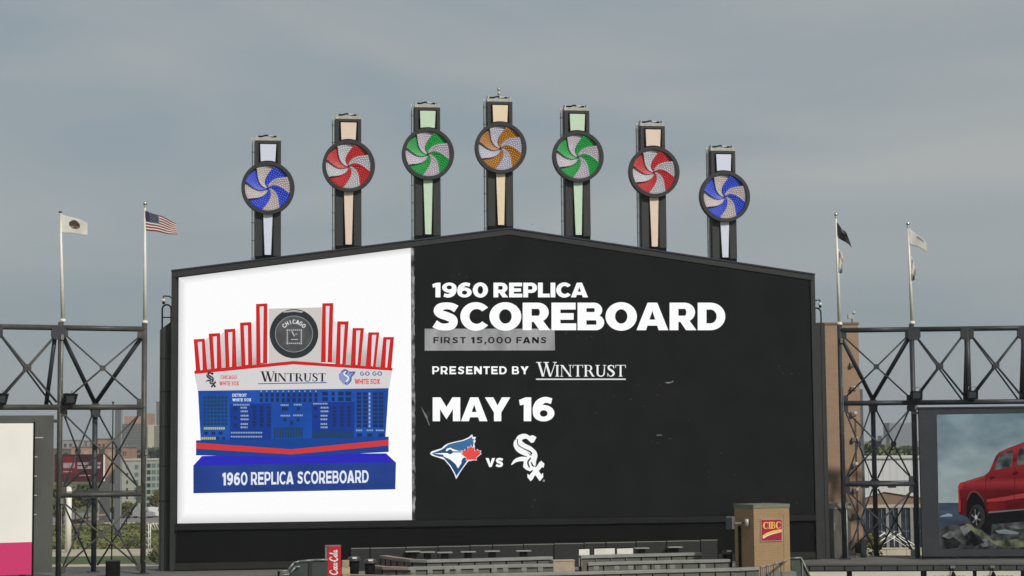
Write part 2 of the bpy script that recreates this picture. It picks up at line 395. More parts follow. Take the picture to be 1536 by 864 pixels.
# serif capitals (thin / thick strokes), cap height 1
def serif_glyphs(tk=.15, tn=.05, sf=.045):
    S = {}
    def stem(x, t, y0=0, y1=1, top=True, bot=True, ov=.085):
        r = [[[(x, y0), (x, y1), (x + t, y1), (x + t, y0)]]]
        if top: r.append([[(x - ov, y1 - sf), (x - ov, y1), (x + t + ov, y1), (x + t + ov, y1 - sf)]])
        if bot: r.append([[(x - ov, y0), (x - ov, y0 + sf), (x + t + ov, y0 + sf), (x + t + ov, y0)]])
        return r
    def dia(xa, ya, xb, yb, t): return [[[(xa, ya), (xa + t, ya), (xb + t, yb), (xb, yb)]]]
    def bar(x0, x1, y): return [[[(x0, y), (x1, y), (x1, y + sf), (x0, y + sf)]]]
    S['W'] = (1.40, dia(.10, 1, .40, 0, tk) + dia(.68, 1, .40 + tk * .5, 0, tn) + dia(.58, 1, .88, 0, tk) + dia(1.27, 1, .88 + tk * .5, 0, tn) + bar(0, .36, 1 - sf) + bar(.50, .86, 1 - sf) + bar(1.14, 1.40, 1 - sf))
    S['I'] = (.34, stem(.095, tk))
    S['N'] = (.98, stem(.13, tn, ov=.1) + dia(.08, 1, .76, 0, tk * 1.2) + stem(.81, tn, ov=.1))
    S['T'] = (.86, stem(.355, tk, top=False) + bar(.02, .84, 1 - sf) + [[[(.02, 1), (.07, 1), (.06, .76), (.02, .74)]], [[(.84, 1), (.79, 1), (.80, .76), (.84, .74)]]])
    S['R'] = (.88, stem(.10, tk) + [[arc(.40, .74, .28, .26, -90, 90) + [(.2, 1), (.2, .955)] + arc(.40, .74, .14, .215, 90, -90) + [(.2, .525), (.2, .48)]]] + dia(.40, .50, .68, 0, tk * 1.1) + bar(.66, .88, 0))
    S['U'] = (.92, [[[(.12, 1), (.12 + tk, 1), (.12 + tk, .30)] + arc(.47, .30, .2, .23, 180, 360, 10) + [(.73, 1), (.73 + tn, 1), (.73 + tn, .30)] + arc(.45, .30, .33, .32, 0, -180, 14)]] + bar(.02, .38, 1 - sf) + bar(.62, .90, 1 - sf))
    S['S'] = (.62, [[stroke([(.54, .74, .02), (.44, .93, .03), (.28, .965, .045), (.13, .86, .075), (.15, .68, .085), (.32, .54, .09), (.50, .38, .09), (.52, .2, .08), (.38, .05, .045), (.20, .05, .03), (.05, .28, .02)])], [[(.50, 1), (.55, 1), (.57, .70), (.54, .70)]], [[(.03, 0), (.07, 0), (.07, .32), (.03, .32)]]])
    S['C'] = (.84, [[arc(.46, .5, .46, .52, 42, 318, 26) + arc(.50, .5, .50 - tk * 1.15, .52 - tn, 316, 44, 22)], [[(.72, 1), (.78, 1), (.80, .66), (.76, .66)]], [[(.74, .18), (.80, .34), (.82, .30), (.78, .12)]]])
    S['B'] = (.80, stem(.10, tk) + [[arc(.42, .745, .26, .255, -90, 90) + [(.2, 1), (.2, .95)] + arc(.40, .745, .13, .205, 90, -90) + [(.2, .54), (.2, .49)]], [arc(.44, .26, .32, .26, -90, 90) + [(.2, .52), (.2, .47)] + arc(.42, .26, .17, .21, 90, -90) + [(.2, .05), (.2, 0)]]])
    return S
SF = serif_glyphs(); SFB = serif_glyphs(.22, .08, .07)
def put_wintrust(name, fr, x0, x1, ytW, yt, yb, m, parent, y, dy=0.0, SF=SF):
    big, Wb = layout('W', SF); rest, Wr = layout('INTRUST', SF, .03)
    k = (yb - yt) / (yb - ytW); tot = Wb - .12 + Wr * k * 1.06; u = (x1 - x0) / tot; b = MB()
    for sh in big:
        b.flat([[fr.at(x0 + px * u, yb - py * (yb - ytW), y) for px, py in c] for c in sh], y)
    for sh in rest:
        b.flat([[fr.at(x0 + (Wb - .12 + px * k * 1.06) * u, yb + dy - py * (yb - yt), y) for px, py in c] for c in sh], y)
    return b.build(name, m, parent)

# ------------------------------------------------------------------ the big scoreboard
XL, XR, XD, XP = -20.27, 21.12, -5.47, .95          # screen: left, right, divider, peak
ZB, ZL, ZP, ZR = 9.13, 24.68, 27.55, 24.62
def roof(x, off=0.0):
    return (ZL + (ZP - ZL) * (x - XL) / (XP - XL) if x < XP else ZP + (ZR - ZP) * (x - XP) / (XR - XP)) + off
SB = BF.root('scoreboard', 'giant peaked video scoreboard with a white and a black half, topped by pinwheels', 'scoreboard')
b = MB(); b.prism([(XL - .42, DECK), (XL - .42, roof(XL, .20)), (XP, ZP + .26), (XR + .34, roof(XR, .20)), (XR + .34, DECK)], .12, 2.6); b.build('cabinet', CAB, SB)
b = MB(); b.prism([(XL - .05, DECK + .5), (XL - .05, ZB - .42), (XR + .05, ZB - .42), (XR + .05, DECK + .5)], .02, .12); b.build('lower_panel', BLACK, SB)
# frame edges around the screen
e = .34
for nm, poly in (('top_edge', [(XL - .45, roof(XL, -.03)), (XL - .45, roof(XL, e)), (XP, ZP + e), (XP, ZP - .02)]),
                 ('top_edge', [(XP, ZP - .02), (XP, ZP + e), (XR + .36, roof(XR, e)), (XR + .36, roof(XR, -.03))])):
    b = MB(); b.prism(poly, -.16, .8); b.build(nm, CAB, SB)
b = MB(); b.prism([(XL - .47, roof(XL, e)), (XL - .47, roof(XL, e + .09)), (XP, ZP + e + .09), (XP, ZP + e)], -.22, .9); b.build('flashing', NAVY, SB)
b = MB(); b.prism([(XP, ZP + e), (XP, ZP + e + .09), (XR + .38, roof(XR, e + .09)), (XR + .38, roof(XR, e))], -.22, .9); b.build('flashing', NAVY, SB)
b = MB(); b.box(XL - .45, XL - .18, -.16, .12, DECK, roof(XL, -.035)); b.build('side_edge', CAB, SB)
b = MB(); b.box(XR + .07, XR + .36, -.16, .12, DECK, roof(XR, -.035)); b.build('side_edge', CAB, SB)
b = MB(); b.box(XL - .18, XR + .07, -.14, .12, ZB - .42, ZB - .03); b.build('bottom_edge', mat('frame_black_paint', (.012, .0125, .0125), .75, 0, .15, .8, spec=.2), SB)
b = MB(); b.box(XL - .18, XR + .07, -.06, .12, DECK + .08, DECK + .5); b.build('base_rail', mat('base_rail_paint', (.020, .021, .020), .7, spec=.2), SB)
# screen faces
WSCR = em_noise('led_white_field', (246, 246, 247), (255, 255, 255), .2, .2, .5)
DSCR = em_noise('led_black_field', (28, 28, 28), (33, 33, 33), .5, .3, .7)
b = MB(); b.flat([[(XL, ZB), (XD, ZB), (XD, roof(XD, -.05)), (XL, roof(XL, -.05))]], -.02)
sw = b.build('screen', em((254, 254, 254)), SB); tag(sw, 'white half of the screen showing a red and blue replica')
b = MB(); b.flat([[(XD, ZB), (XR, ZB), (XR, roof(XR, -.05)), (XP, ZP - .05), (XD, roof(XD, -.05))]], -.02)
sk = b.build('screen', DSCR, SB); tag(sk, 'black half of the screen with white lettering')
# soft grey border of the picture shown on the white half: nested bands
for k in range(7):
    o_ = .10 * k; c = 212 + 6 * k
    y = -.021 - .0015 * 0
    if k == 0: pass
    mm = em((c, c, c + 1))
    i_ = o_ + .10
    b = MB()
    b.flat([[(XL + o_ * .8, ZB + o_), (XL + i_ * .8, ZB + i_), (XL + i_ * .8, roof(XL, -.05 - i_ * .7)), (XL + o_ * .8, roof(XL, -.05 - o_ * .7))]], -.0225)
    b.flat([[(XL + o_ * .8, ZB + o_), (XD, ZB + o_), (XD, ZB + i_), (XL + i_ * .8, ZB + i_)]], -.0225)
    b.flat([[(XL + i_ * .8, roof(XL, -.05 - i_ * .7)), (XD, roof(XD, -.05 - i_ * .7)), (XD, roof(XD, -.05 - o_ * .7)), (XL + i_ * .8, roof(XL + i_ * .8, -.05 - o_ * .7))]], -.0225)
    b.build('picture_border', em((min(c + 8, 254),) * 3), sw)
# torn paper divider
random.seed(3)
zs = [ZB + (roof(XD) - .06 - ZB) * i / 90 for i in range(91)]
b = MB(); b.flat([[(XD - .02, z) for z in zs] + [(XD + .16 + random.uniform(0, .07), z) for z in zs[::-1]]], -.024)
b.build('torn_edge', em_noise('led_torn_edge', (50, 50, 50), (170, 170, 170), 2.2, .40, .68, 8, (1, 1, .7)), sk)
# scuffs of the picture shown on the black half
random.seed(12)
b = MB()
for (cx, cy, n_, sp, c_) in ((641, 620, 9, 3, 0), (985, 655, 4, 12, 0), (900, 500, 5, 14, 0), (1180, 560, 4, 25, 0), (800, 752, 2, 4, 0), (690, 414, 2, 6, 0), (950, 600, 7, 22, 0), (1090, 700, 7, 45, 0), (700, 380, 4, 40, 0), (880, 390, 4, 60, 0), (560 + 600, 745, 3, 20, 0)):
    for _ in range(n_):
        x = cx + random.gauss(0, sp); y = cy + random.gauss(0, sp * .8); l = random.uniform(.6, 2.6); a = random.uniform(0, 6.28); t_ = random.uniform(.3, .7)
        dx, dy = math.cos(a), math.sin(a)
        if x < 626 or x > 1205: continue
        b.flat([[BF.at(x - dx * l, y - dy * l, -.0235), BF.at(x - dy * t_, y + dx * t_, -.0235), BF.at(x + dx * l, y + dy * l, -.0235), BF.at(x + dy * t_, y - dx * t_, -.0235)]], -.0235)
tag(b.build('scuff_marks', em((78, 78, 78)), sk), kind='stuff')
b = MB()
for pl in ([(631.5, 610), (633, 612), (639, 622), (642, 626), (641, 628), (645, 638), (643.5, 638), (640, 629), (637, 624)], [(985, 653.5), (993, 653), (993.5, 652), (985, 652)], [(997, 573.5), (1007, 572.5), (1011, 570), (1009, 573.5), (1002, 575.5)]):
    b.flat([[BF.at(*p, -.0238) for p in pl]], -.0238)
tag(b.build('scuff_marks', em((120, 120, 120)), sk), kind='stuff')
WHT = em((255, 255, 255)); YT = -.028
put_text('lettering', '1960 REPLICA', GL, BF, (648.5, 882, 424, 446), WHT, sk, YT, .055, .30)
b = MB(); b.flat([[BF.at(*p, -.025) for p in ((637, 493), (832, 493), (832.5, 525.5), (637, 526))]], -.025)
b.build('banner_strip', em_noise('led_grey_strip', (138, 138, 138), (176, 176, 176), .9, .35, .75, 6, (1, 1, .35)), sk)
put_text('lettering', 'SCOREBOARD', GL, BF, (648, 1088, 454, 495.3), WHT, sk, YT, .045)
put_text('lettering', 'FIRST 15,000 FANS', GM, BF, (650, 820, 505.6, 515), em((28, 28, 28)), sk, YT, .24, .52)
put_text('lettering', 'PRESENTED BY', GM, BF, (648.5, 793, 549.5, 561.3), WHT, sk, YT, .20, .50)
put_wintrust('lettering', BF, 804, 939, 543, 547.5, 564.8, em((240, 240, 240)), sk, YT)
art('underline', [[(804, 567.8), (938.5, 567.8), (938.5, 569.8), (804, 569.8)]], em((225, 225, 225)), BF, sk, YT)
put_text('lettering', 'MAY 16', GL, BF, (649, 832, 596, 631.8), WHT, sk, YT, .03, .34)
put_text('lettering', 'VS', GL, BF, (728.5, 755, 687, 700.5), WHT, sk, YT, .04)
# bird emblem
T8 = zt(640, 640, 8.084)
emb = em((235, 240, 245))
e0 = art('bird_emblem', [[(40, 325), (58, 300), (120, 280), (180, 262), (215, 228), (252, 206), (320, 187), (440, 160), (510, 128), (550, 92), (562, 124), (600, 124), (584, 156), (594, 174), (578, 206), (582, 240), (600, 400), (505, 420), (440, 505), (400, 565), (358, 637), (330, 565), (285, 485), (215, 402), (150, 378), (62, 350)]], emb, BF, sk, -.026, T8)
art('bird_emblem', [[(62, 325), (185, 278), (205, 265), (262, 216), (330, 197), (445, 172), (520, 142), (545, 120), (552, 150), (578, 148), (562, 178), (570, 192), (560, 240), (560, 380), (490, 415), (430, 500), (360, 600), (335, 545), (290, 470), (225, 395), (200, 368), (150, 362), (100, 348)]], em((29, 74, 120)), BF, sk, -.0275, T8)
art('bird_emblem', [[(215, 270), (222, 252), (262, 218), (330, 199), (445, 174), (520, 144), (545, 122), (550, 152), (576, 150), (560, 178), (566, 192), (540, 250), (470, 268), (420, 288), (370, 296), (330, 278), (290, 250), (250, 252)]], em((62, 110, 158)), BF, sk, -.029, T8)
art('bird_emblem', [[(230, 292), (245, 266), (285, 254), (330, 276), (400, 296), (440, 290), (440, 304), (320, 302), (280, 282), (245, 298)], [(80, 326), (205, 318), (250, 320), (285, 336), (322, 313), (420, 312), (470, 370), (436, 384), (414, 436), (430, 428), (380, 507), (350, 455), (290, 402), (212, 364), (196, 340)]], em((250, 252, 254)), BF, sk, -.0305, T8)
art('bird_emblem', [ring_px(283, 304, 30, 27), [(300, 298), (425, 300), (425, 308), (300, 311)]], em((29, 74, 120)), BF, sk, -.032, T8)
leaf = [(537, 228), (556, 258), (582, 246), (578, 300), (610, 272), (622, 290), (655, 292), (643, 318), (660, 325), (598, 378), (605, 405), (545, 398), (543, 412), (537, 412), (535, 398), (478, 405), (482, 378), (418, 328), (440, 318), (425, 292), (460, 290), (470, 272), (502, 300), (496, 246), (520, 258)]
art('leaf_emblem', [[(540 + (x - 540) * 1.08, 325 + (y - 325) * 1.08) for x, y in leaf]], emb, BF, sk, -.0335, T8)
art('leaf_emblem', [leaf], em((232, 76, 70)), BF, sk, -.035, T8)
# interlocking S o x monogram
def monogram(fr, par, y, tf, m, dark):
    body = [stroke([(1252, 138, 20), (1190, 116, 30), (1128, 140, 36), (1122, 190, 38), (1175, 238, 38), (1250, 280, 40), (1305, 335, 36), (1302, 400, 30)]),
            [(1218, 150), (1268, 198), (1300, 190), (1332, 128), (1286, 102), (1240, 118)],
            stroke([(1084, 160, 14), (1078, 215, 26), (1112, 272, 32), (1175, 312, 32), (1240, 352, 16)]),
            stroke([(1028, 462, 6), (1078, 412, 20), (1145, 392, 27), (1215, 395, 28)]),
            [(1245, 345), (1332, 372), (1322, 470), (1290, 520), (1255, 542), (1205, 522), (1168, 488), (1185, 385)],
            stroke([(1398, 440, 30), (1330, 530, 28), (1250, 625, 28)]), stroke([(1285, 480, 20), (1330, 550, 30), (1385, 628, 30)]),
            [(1385, 410), (1428, 450), (1418, 500), (1372, 470)], [(1222, 570), (1222, 615), (1262, 662), (1300, 620), (1260, 600)], [(1340, 610), (1370, 662), (1412, 615), (1412, 560), (1380, 590)]]
    art('monogram', body, m, fr, par, y, tf)
    art('monogram', [stroke([(1098, 150, 5), (1112, 222, 6), (1180, 268, 6), (1255, 305, 9), (1272, 336, 11)]), stroke([(1262, 378, 8), (1228, 432, 10), (1246, 494, 8)]), stroke([(1268, 430, 7), (1285, 470, 9), (1310, 480, 5)])], dark, fr, par, y - .0015, tf)
monogram(BF, sk, -.029, T8, em((248, 248, 248)), em((36, 36, 36)))
art('monogram', [ring_px(1420, 655, 14, 14, 16)], em((140, 140, 140)), BF, sk, -.029, T8)

# replica picture on the white half
RED = em((203, 38, 38)); PALE = em((222, 220, 223))
y1, y2, y3 = -.030, -.033, -.036
bars = [[(290.5, 509), (307, 508), (311, 556), (294, 558)], [(313, 500.5), (330, 499.5), (332.5, 553), (316.5, 555)], [(336.5, 494), (353, 493), (355, 551), (338.5, 552.5)], [(360, 484), (377, 483), (378.5, 548), (362, 549.5)], [(384, 456), (401, 455), (401, 545), (384.5, 547)],
        [(483.5, 455), (500, 454.5), (498, 544), (481.5, 543.5)], [(506, 482), (523, 482), (518.5, 547), (503.5, 546)], [(529, 492), (546, 492), (541, 549), (526, 548)], [(552.5, 498.5), (569, 498.5), (563.5, 551), (548.5, 550)], [(575, 505.5), (591, 505.5), (587, 554), (570.5, 552)]]
slots = [[(295, 513), (303.5, 512.5), (305, 555), (300.5, 556)], [(318, 505), (326, 504.5), (326, 552), (322, 553)], [(341, 498.5), (349.5, 498), (348.5, 550), (344, 550.5)], [(364.5, 488.5), (372.5, 488), (373, 547), (368, 547.5)], [(388.5, 460), (396.5, 459.5), (395, 544), (390.5, 544.5)],
         [(488, 459), (495.5, 459), (491.5, 543), (488, 543)], [(510.5, 487), (518.5, 487), (513.5, 546), (509.5, 546)], [(534, 496), (542, 495.5), (536, 547.5), (532.5, 547)], [(557.5, 502.5), (566, 502), (559.5, 549.5), (555.5, 549)], [(579.5, 509.5), (586.5, 509.5), (580.5, 551.5), (577, 551)]]
sides = []
for i in range(4): a, c = bars[i], bars[i + 1]; sides.append([(a[1][0], a[1][1] + 3), (c[0][0], a[1][1] - 2), (c[3][0], c[3][1]), (a[2][0], a[2][1])])
for i in range(5, 9): a, c = bars[i], bars[i + 1]; sides.append([(a[1][0], c[0][1] - 2), (c[0][0], c[0][1] + 3), (c[3][0], c[3][1]), (a[2][0], a[2][1])])
art_each('replica_picture', sides, em_noise('led_side_shade', (190, 180, 175), (236, 234, 238), .5, .35, .6, axis_grad=(18.9, 21.5, (160, 150, 140), (245, 245, 250), .6)), BF, sw, y1)
art('replica_picture', [[(403, 463), (483, 461), (483, 544), (403, 545)]], em((205, 200, 196)), BF, sw, y1)
art_each('replica_picture', bars, RED, BF, sw, y2)
slots = [[(sum(q[0] for q in p) / 4 + (x - sum(q[0] for q in p) / 4) * .76, y) for x, y in p] for p in slots]
art_each('replica_picture', slots, PALE, BF, sw, y3)
art('replica_picture', [ring_px(441, 500.5, 36.5, 37)], em((50, 54, 57)), BF, sw, y2)
art('replica_picture', [ring_px(441, 501, 28.5, 27.5)], em((150, 152, 152)), BF, sw, y3)
art('replica_picture', [ring_px(441, 501, 27.6, 26.6)], em_noise('led_clock_face', (70, 71, 72), (92, 92, 93), .9), BF, sw, y3 - .0015)
art('replica_picture', [[(424, 466.5 + .6), (441, 464.6), (455, 467), (453, 469), (441, 467.6), (426, 469)]], em((170, 172, 170)), BF, sw, y3)
b = MB()
for i, ch in enumerate('CHICAGO'):
    a = R(90 + 46 - 15.3 * i); cx, cy = 441 + 20.5 * math.cos(a), 503 - 20.5 * math.sin(a); ra = a - math.pi / 2
    wd, shs = GM[ch]
    for sh in shs:
        cs = []
        for c in sh:
            q = []
            for px, py in c:
                lx, ly = (px - wd / 2) * 4.6, (py - .5) * 6.2
                q.append(BF.at(cx + lx * math.cos(ra) - ly * math.sin(ra), cy - (lx * math.sin(ra) + ly * math.cos(ra)), y3 - .004))
            cs.append(q)
        b.flat(cs, y3 - .004)
b.build('replica_picture', em((225, 226, 226)), sw)
sq = []
for i in range(8):
    t = -10.5 + 3 * i
    for (x, y) in ((441.5 + t, 495), (441.5 + t, 515), (431, 505.5 + t * .95), (452, 505.5 + t * .95)): sq.append([(x - 1, y - .9), (x + 1, y - .9), (x + 1, y + .9), (x - 1, y + .9)])
sq += [[(437, 497), (438.5, 496.5), (442.5, 504), (441, 505)], [(436.5, 508.6), (447, 508.6), (447, 509.8), (436.5, 509.8)], [(443, 500.5), (446, 500.5), (446, 501.7), (443, 501.7)]]
tag(art('replica_picture', sq, em((188, 189, 189)), BF, sw, y3 - .004), kind='stuff')
art('replica_picture', [[(291.5, 556), (440, 541.5), (589, 552), (588.5, 556), (440, 546.5), (291.8, 561)]], RED, BF, sw, y3)
art('replica_picture', [[(291.5, 559), (440, 545), (588.5, 554.5), (583, 586), (297, 589)]], em((213, 211, 211)), BF, sw, y2)
art('replica_picture', [[(297, 586.2), (583, 582.3), (578, 658), (301, 661)]], em_noise('led_blue_panel', (26, 66, 148), (36, 88, 178), .35, .3, .7), BF, sw, y2 - .0015)
art('replica_picture', [[(294, 660.5), (583, 655), (583, 678), (440, 685), (294, 683)]], em((27, 68, 145)), BF, sw, y3)
art('replica_picture', [[(294, 664), (437, 674), (583, 659.5), (583, 668), (437, 681.5), (294, 673)]], em((208, 58, 58)), BF, sw, y3 - .0015)
art('replica_picture', [[(303, 684), (440, 680.5), (579, 680), (594, 694), (290, 698.5)]], em((46, 42, 184)), BF, sw, y2)
art('replica_picture', [[(290, 698), (594, 693.5), (593, 734), (290, 740)]], em_noise('led_plinth_blue', (34, 60, 128), (42, 70, 142), .3), BF, sw, y3 + .0015)
put_text('lettering', '1960 REPLICA SCOREBOARD', GM, BF, (333.5, 553, 709, 728.2, 705.3, 724), em((226, 232, 245)), sw, y3 - .002, .10, .42)
put_wintrust('lettering', BF, 390, 489, 557, 560, 572.5, em((34, 34, 40)), sw, y3 - .002, -.2, serif_glyphs(.20, .06, .06))
art('replica_picture', [[(387, 575), (490, 573.2), (490, 574.6), (387, 576.3)]], em((60, 84, 150)), BF, sw, y3)
mtf = lambda x, y: (308.5 + (x - 1028) * .0395, 558.5 + (y - 100) * .0415)
monogram(BF, sw, y3 - .002, mtf, em((38, 38, 42)), em((200, 200, 200)))
put_text('lettering', 'CHICAGO', GM, BF, (331, 355, 563, 568.6), em((222, 76, 84)), sw, y3 - .002, .1)
put_text('lettering', 'WHITE SOX', GM, BF, (329, 358.5, 572, 578.2), em((222, 76, 84)), sw, y3 - .002, .1)
put_text('lettering', 'GO GO', GM, BF, (540, 573, 557.3, 563.5), em((62, 100, 160)), sw, y3 - .002, .12, .5)
put_text('lettering', 'WHITE SOX', GM, BF, (532, 570, 568.3, 576.2), em((222, 66, 66)), sw, y3 - .002, .06, .3)
art('replica_picture', [[(508, 562), (513, 556), (519, 554), (524, 557), (534, 557), (531, 563), (528, 565), (527, 572), (520, 578), (515, 576), (509, 569)]], em((140, 150, 196)), BF, sw, y3 - .0015)
art('replica_picture', [stroke([(512, 558, .8), (517, 554.8, 1), (521, 557, .9), (518, 562, .9), (522, 567, 1), (518, 576, .8)]), stroke([(524, 559, .7), (532, 558.5, .8), (527, 564, .8), (526, 571, .9), (521, 577, .7)])], em((60, 90, 150)), BF, sw, y3 - .003)
art('replica_picture', [stroke([(519, 557, .9), (516, 561, 1.1), (522.5, 566.5, 1.2), (519, 573, 1)])], em((226, 230, 242)), BF, sw, y3 - .0045)
DK = em((30, 50, 92)); DK2 = em((26, 58, 140)); PL = em((150, 172, 196)); OLV = em((34, 66, 92))
art('replica_picture', [[(345, 606), (407, 605), (407, 660), (345, 661)], [(467.5, 603.5), (532, 602.5), (531, 657), (468, 658)]], DK2, BF, sw, y3)
cells = []; cells2 = []; marks = []
for i in range(11):
    for r_ in (589.2, 597):
        x = 389.5 + 8.2 * i; cells.append([(x, r_), (x + 4.6, r_), (x + 4.6, r_ + 6), (x, r_ + 6)])
    marks.append([(391 + 8.2 * i, 585.6), (392.6 + 8.2 * i, 585.6), (392.6 + 8.2 * i, 588), (391 + 8.2 * i, 588)])
for x0, x1 in ((483.5, 492), (497.5, 502), (507, 515.5), (518, 527)):
    for r_ in (587.5, 595.5): cells.append([(x0, r_), (x1, r_), (x1, r_ + 6), (x0, r_ + 6)])
for c_ in range(7):
    for r_ in range(8): x, y = 305 + 5.3 * c_, 594.5 + 5.6 * r_; cells2.append([(x, y), (x + 4.2, y), (x + 4.2, y + 4.4), (x, y + 4.4)])
for x0 in (379, 390, 401, 499, 510.5, 521):
    for r_ in range(6): y = 609.5 + 5.3 * r_; cells.append([(x0, y), (x0 + 5, y), (x0 + 5, y + 4), (x0, y + 4)])
for x0 in (535, 544.5, 559.5, 568):
    for r_ in range(9): y = 588.5 + 6 * r_; cells.append([(x0, y), (x0 + 7, y), (x0 + 7, y + 4.6), (x0, y + 4.6)])
for x0, x1, y0, y1_ in ((423, 432, 610.5, 616), (445, 449.5, 610.5, 616), (425.5, 429.5, 627, 632), (445, 449, 627, 632), (435.5, 439.5, 632, 637), (535, 543, 650, 655), (551, 558.5, 650, 655), (568, 576, 650, 655), (306, 312, 647.5, 652), (317, 323, 647.5, 652), (328, 334, 647.5, 652), (324, 329, 655.5, 659.5), (333, 338, 655.5, 659.5), (350, 356, 611.5, 616), (350.5, 355.5, 624, 628.5), (350.5, 355.5, 636, 640.5), (470.5, 476, 610, 615), (471, 476, 622, 627)):
    cells.append([(x0, y0), (x1, y0), (x1, y1_), (x0, y1_)])
for x0 in range(0, 44, 4): cells2.append([(411 + x0, 641), (414 + x0, 641), (414 + x0, 657), (411 + x0, 657)])
for x0 in range(0, 60, 4): cells2.append([(470 + x0, 646), (473 + x0, 646), (473 + x0, 656), (470 + x0, 656)])
tag(art('replica_picture', cells, DK, BF, sw, y3 - .0012), kind='stuff')
tag(art('replica_picture', cells2, OLV, BF, sw, y3 - .0012), kind='stuff')
for yy in (611.5, 617, 623.5, 629, 636, 641):
    for x0, l_ in ((361, 11), (481, 11)):
        x = x0
        while x < x0 + l_ - 1: ww = random.uniform(1.2, 2.4); marks.append([(x, yy - 1.3), (x + ww, yy - 1.3), (x + ww, yy + 1.3), (x, yy + 1.3)]); x += ww + .7
for x0, yy, n_ in ((421, 607.5, 5), (441, 607, 5), (421, 623.5, 6), (440, 623, 6), (350, 607.2, 10), (469.5, 605.5, 9), (534, 645.5, 4), (550, 645.5, 4), (564, 645.5, 5), (346.5, 649, 19), (346.5, 655, 19)):
    for i in range(n_): marks.append([(x0 + 2.5 * i, yy - 1.2), (x0 + 2.5 * i + 1.6, yy - 1.2), (x0 + 2.5 * i + 1.6, yy + 1.2), (x0 + 2.5 * i, yy + 1.2)])
for r_ in range(9): marks.append([(553, 589 + 6 * r_), (555.5, 589 + 6 * r_), (555.5, 593 + 6 * r_), (553, 593 + 6 * r_)])
tag(art('replica_picture', marks, PL, BF, sw, y3 - .0025), kind='stuff')
put_text('lettering', 'DETROIT', GM, BF, (348.5, 370, 590.5, 595), em((215, 225, 240)), sw, y3 - .0025, .1)
put_text('lettering', 'WHITE SOX', GM, BF, (348.5, 377, 597.5, 602), em((215, 225, 240)), sw, y3 - .0025, .1)
b = MB()
for x0, yy, n_ in ((306, 642.5, 10), (302, 657.5, 7)):
    for i in range(n_): b.flat([[BF.at(*p, y3 - .0025) for p in ((x0 + 3.2 * i, yy - 1.7), (x0 + 3.2 * i + 2.3, yy - 1.7), (x0 + 3.2 * i + 2.3, yy + 1.7), (x0 + 3.2 * i, yy + 1.7))]], y3 - .0025)
tag(b.build('replica_picture', em((196, 190, 70)), sw), kind='stuff')

# side service enclosures, hoop ladders and camera arms of the board
SIDEM = mat('service_enclosure_metal', (.036, .040, .040), .5, .1, .3, .7, streak=.15)
b = MB(); xa = BF.at(239.5, 700, 1.4)[0]; b.prism([(xa, DECK), (xa, 21.35), (XL - .44, 21.9), (XL - .44, DECK)], .5, 2.4); sv = b.build('service_enclosure', SIDEM, SB)
for dx in (.12, .40, .62):
    b = MB(); b.box(xa + dx, xa + dx + .07, .44, .5, DECK, 21.35); b.build('enclosure_seam', CAB if dx != .40 else mat('seam_grey', (.075, .078, .072), .5), sv)
for z in (10.5, 12.7, 15.2, 17.4, 19.5): b = MB(); b.box(xa, XL - .46, .46, .5, z, z + .05); b.build('enclosure_seam', BLACK, sv)
xb = BF.at(1233.5, 600, 1.4)[0]
b = MB(); b.box(XR + .37, xb, .5, 2.4, DECK, 21.8); sv2 = b.build('service_enclosure', SIDEM, SB)
b = MB(); b.box(XR + .37, xb - .02, .44, .5, DECK, 21.8); b.build('enclosure_seam', CAB, sv2)
b = MB(); b.box(xb - .3, xb - .2, .40, .44, DECK, 21.8); b.build('enclosure_seam', SIDEM, sv2)
def hoop(cx, z0, z1, wd, y, half=False):
    pts = [(cx - wd / 2, y, z0), (cx - wd / 2, y, z1 - wd / 2)] if not half else []
    pts += [(cx + wd / 2 * math.cos(a), y, z1 - wd / 2 + wd / 2 * math.sin(a)) for a in [math.pi * (1 - i / 8) for i in range(0 if not half else 3, 9)]]
    pts += [(cx + wd / 2, y, z0)]
    b = MB(); b.path(pts, .055, 8)
    if not half: b.tube((cx - wd / 2, y, 22.2), (cx + wd / 2, y, 22.2), .04)
    return b.build('ladder_hoop', CAB, SB)
q = BF.at(250, 470, 1.4); hoop(q[0], 21.4, BF.at(250, 457, 1.4)[1], .56, 1.4)
q = BF.at(1226, 480, 1.4); hoop(q[0] - .05, 21.7, BF.at(1225, 462, 1.4)[1], .62, 1.4, True)
for x0, x1, yy, s_ in ((258.5, 245.5, 444, -1), (1219, 1230, 450, 1)):
    p0 = BF.at(x0, yy + 4, .6); p1 = BF.at(x1, yy, .6)
    b = MB(); b.path([(p0[0], .6, p0[1]), (p0[0] + (p1[0] - p0[0]) * .35, .6, p1[1] - .02), (p1[0], .6, p1[1]), (p1[0], .6, p1[1] - .18)], .04, 8); a_ = b.build('camera_arm', CAB, SB)
    b = MB(); b.ball((p1[0], .6, p1[1] - .28), .12); b.build('camera_dome', WHITEP, a_)
    b = MB(); b.ball((p1[0], .6, p1[1] - .44), .10); b.build('camera_lens', BLACK, a_)

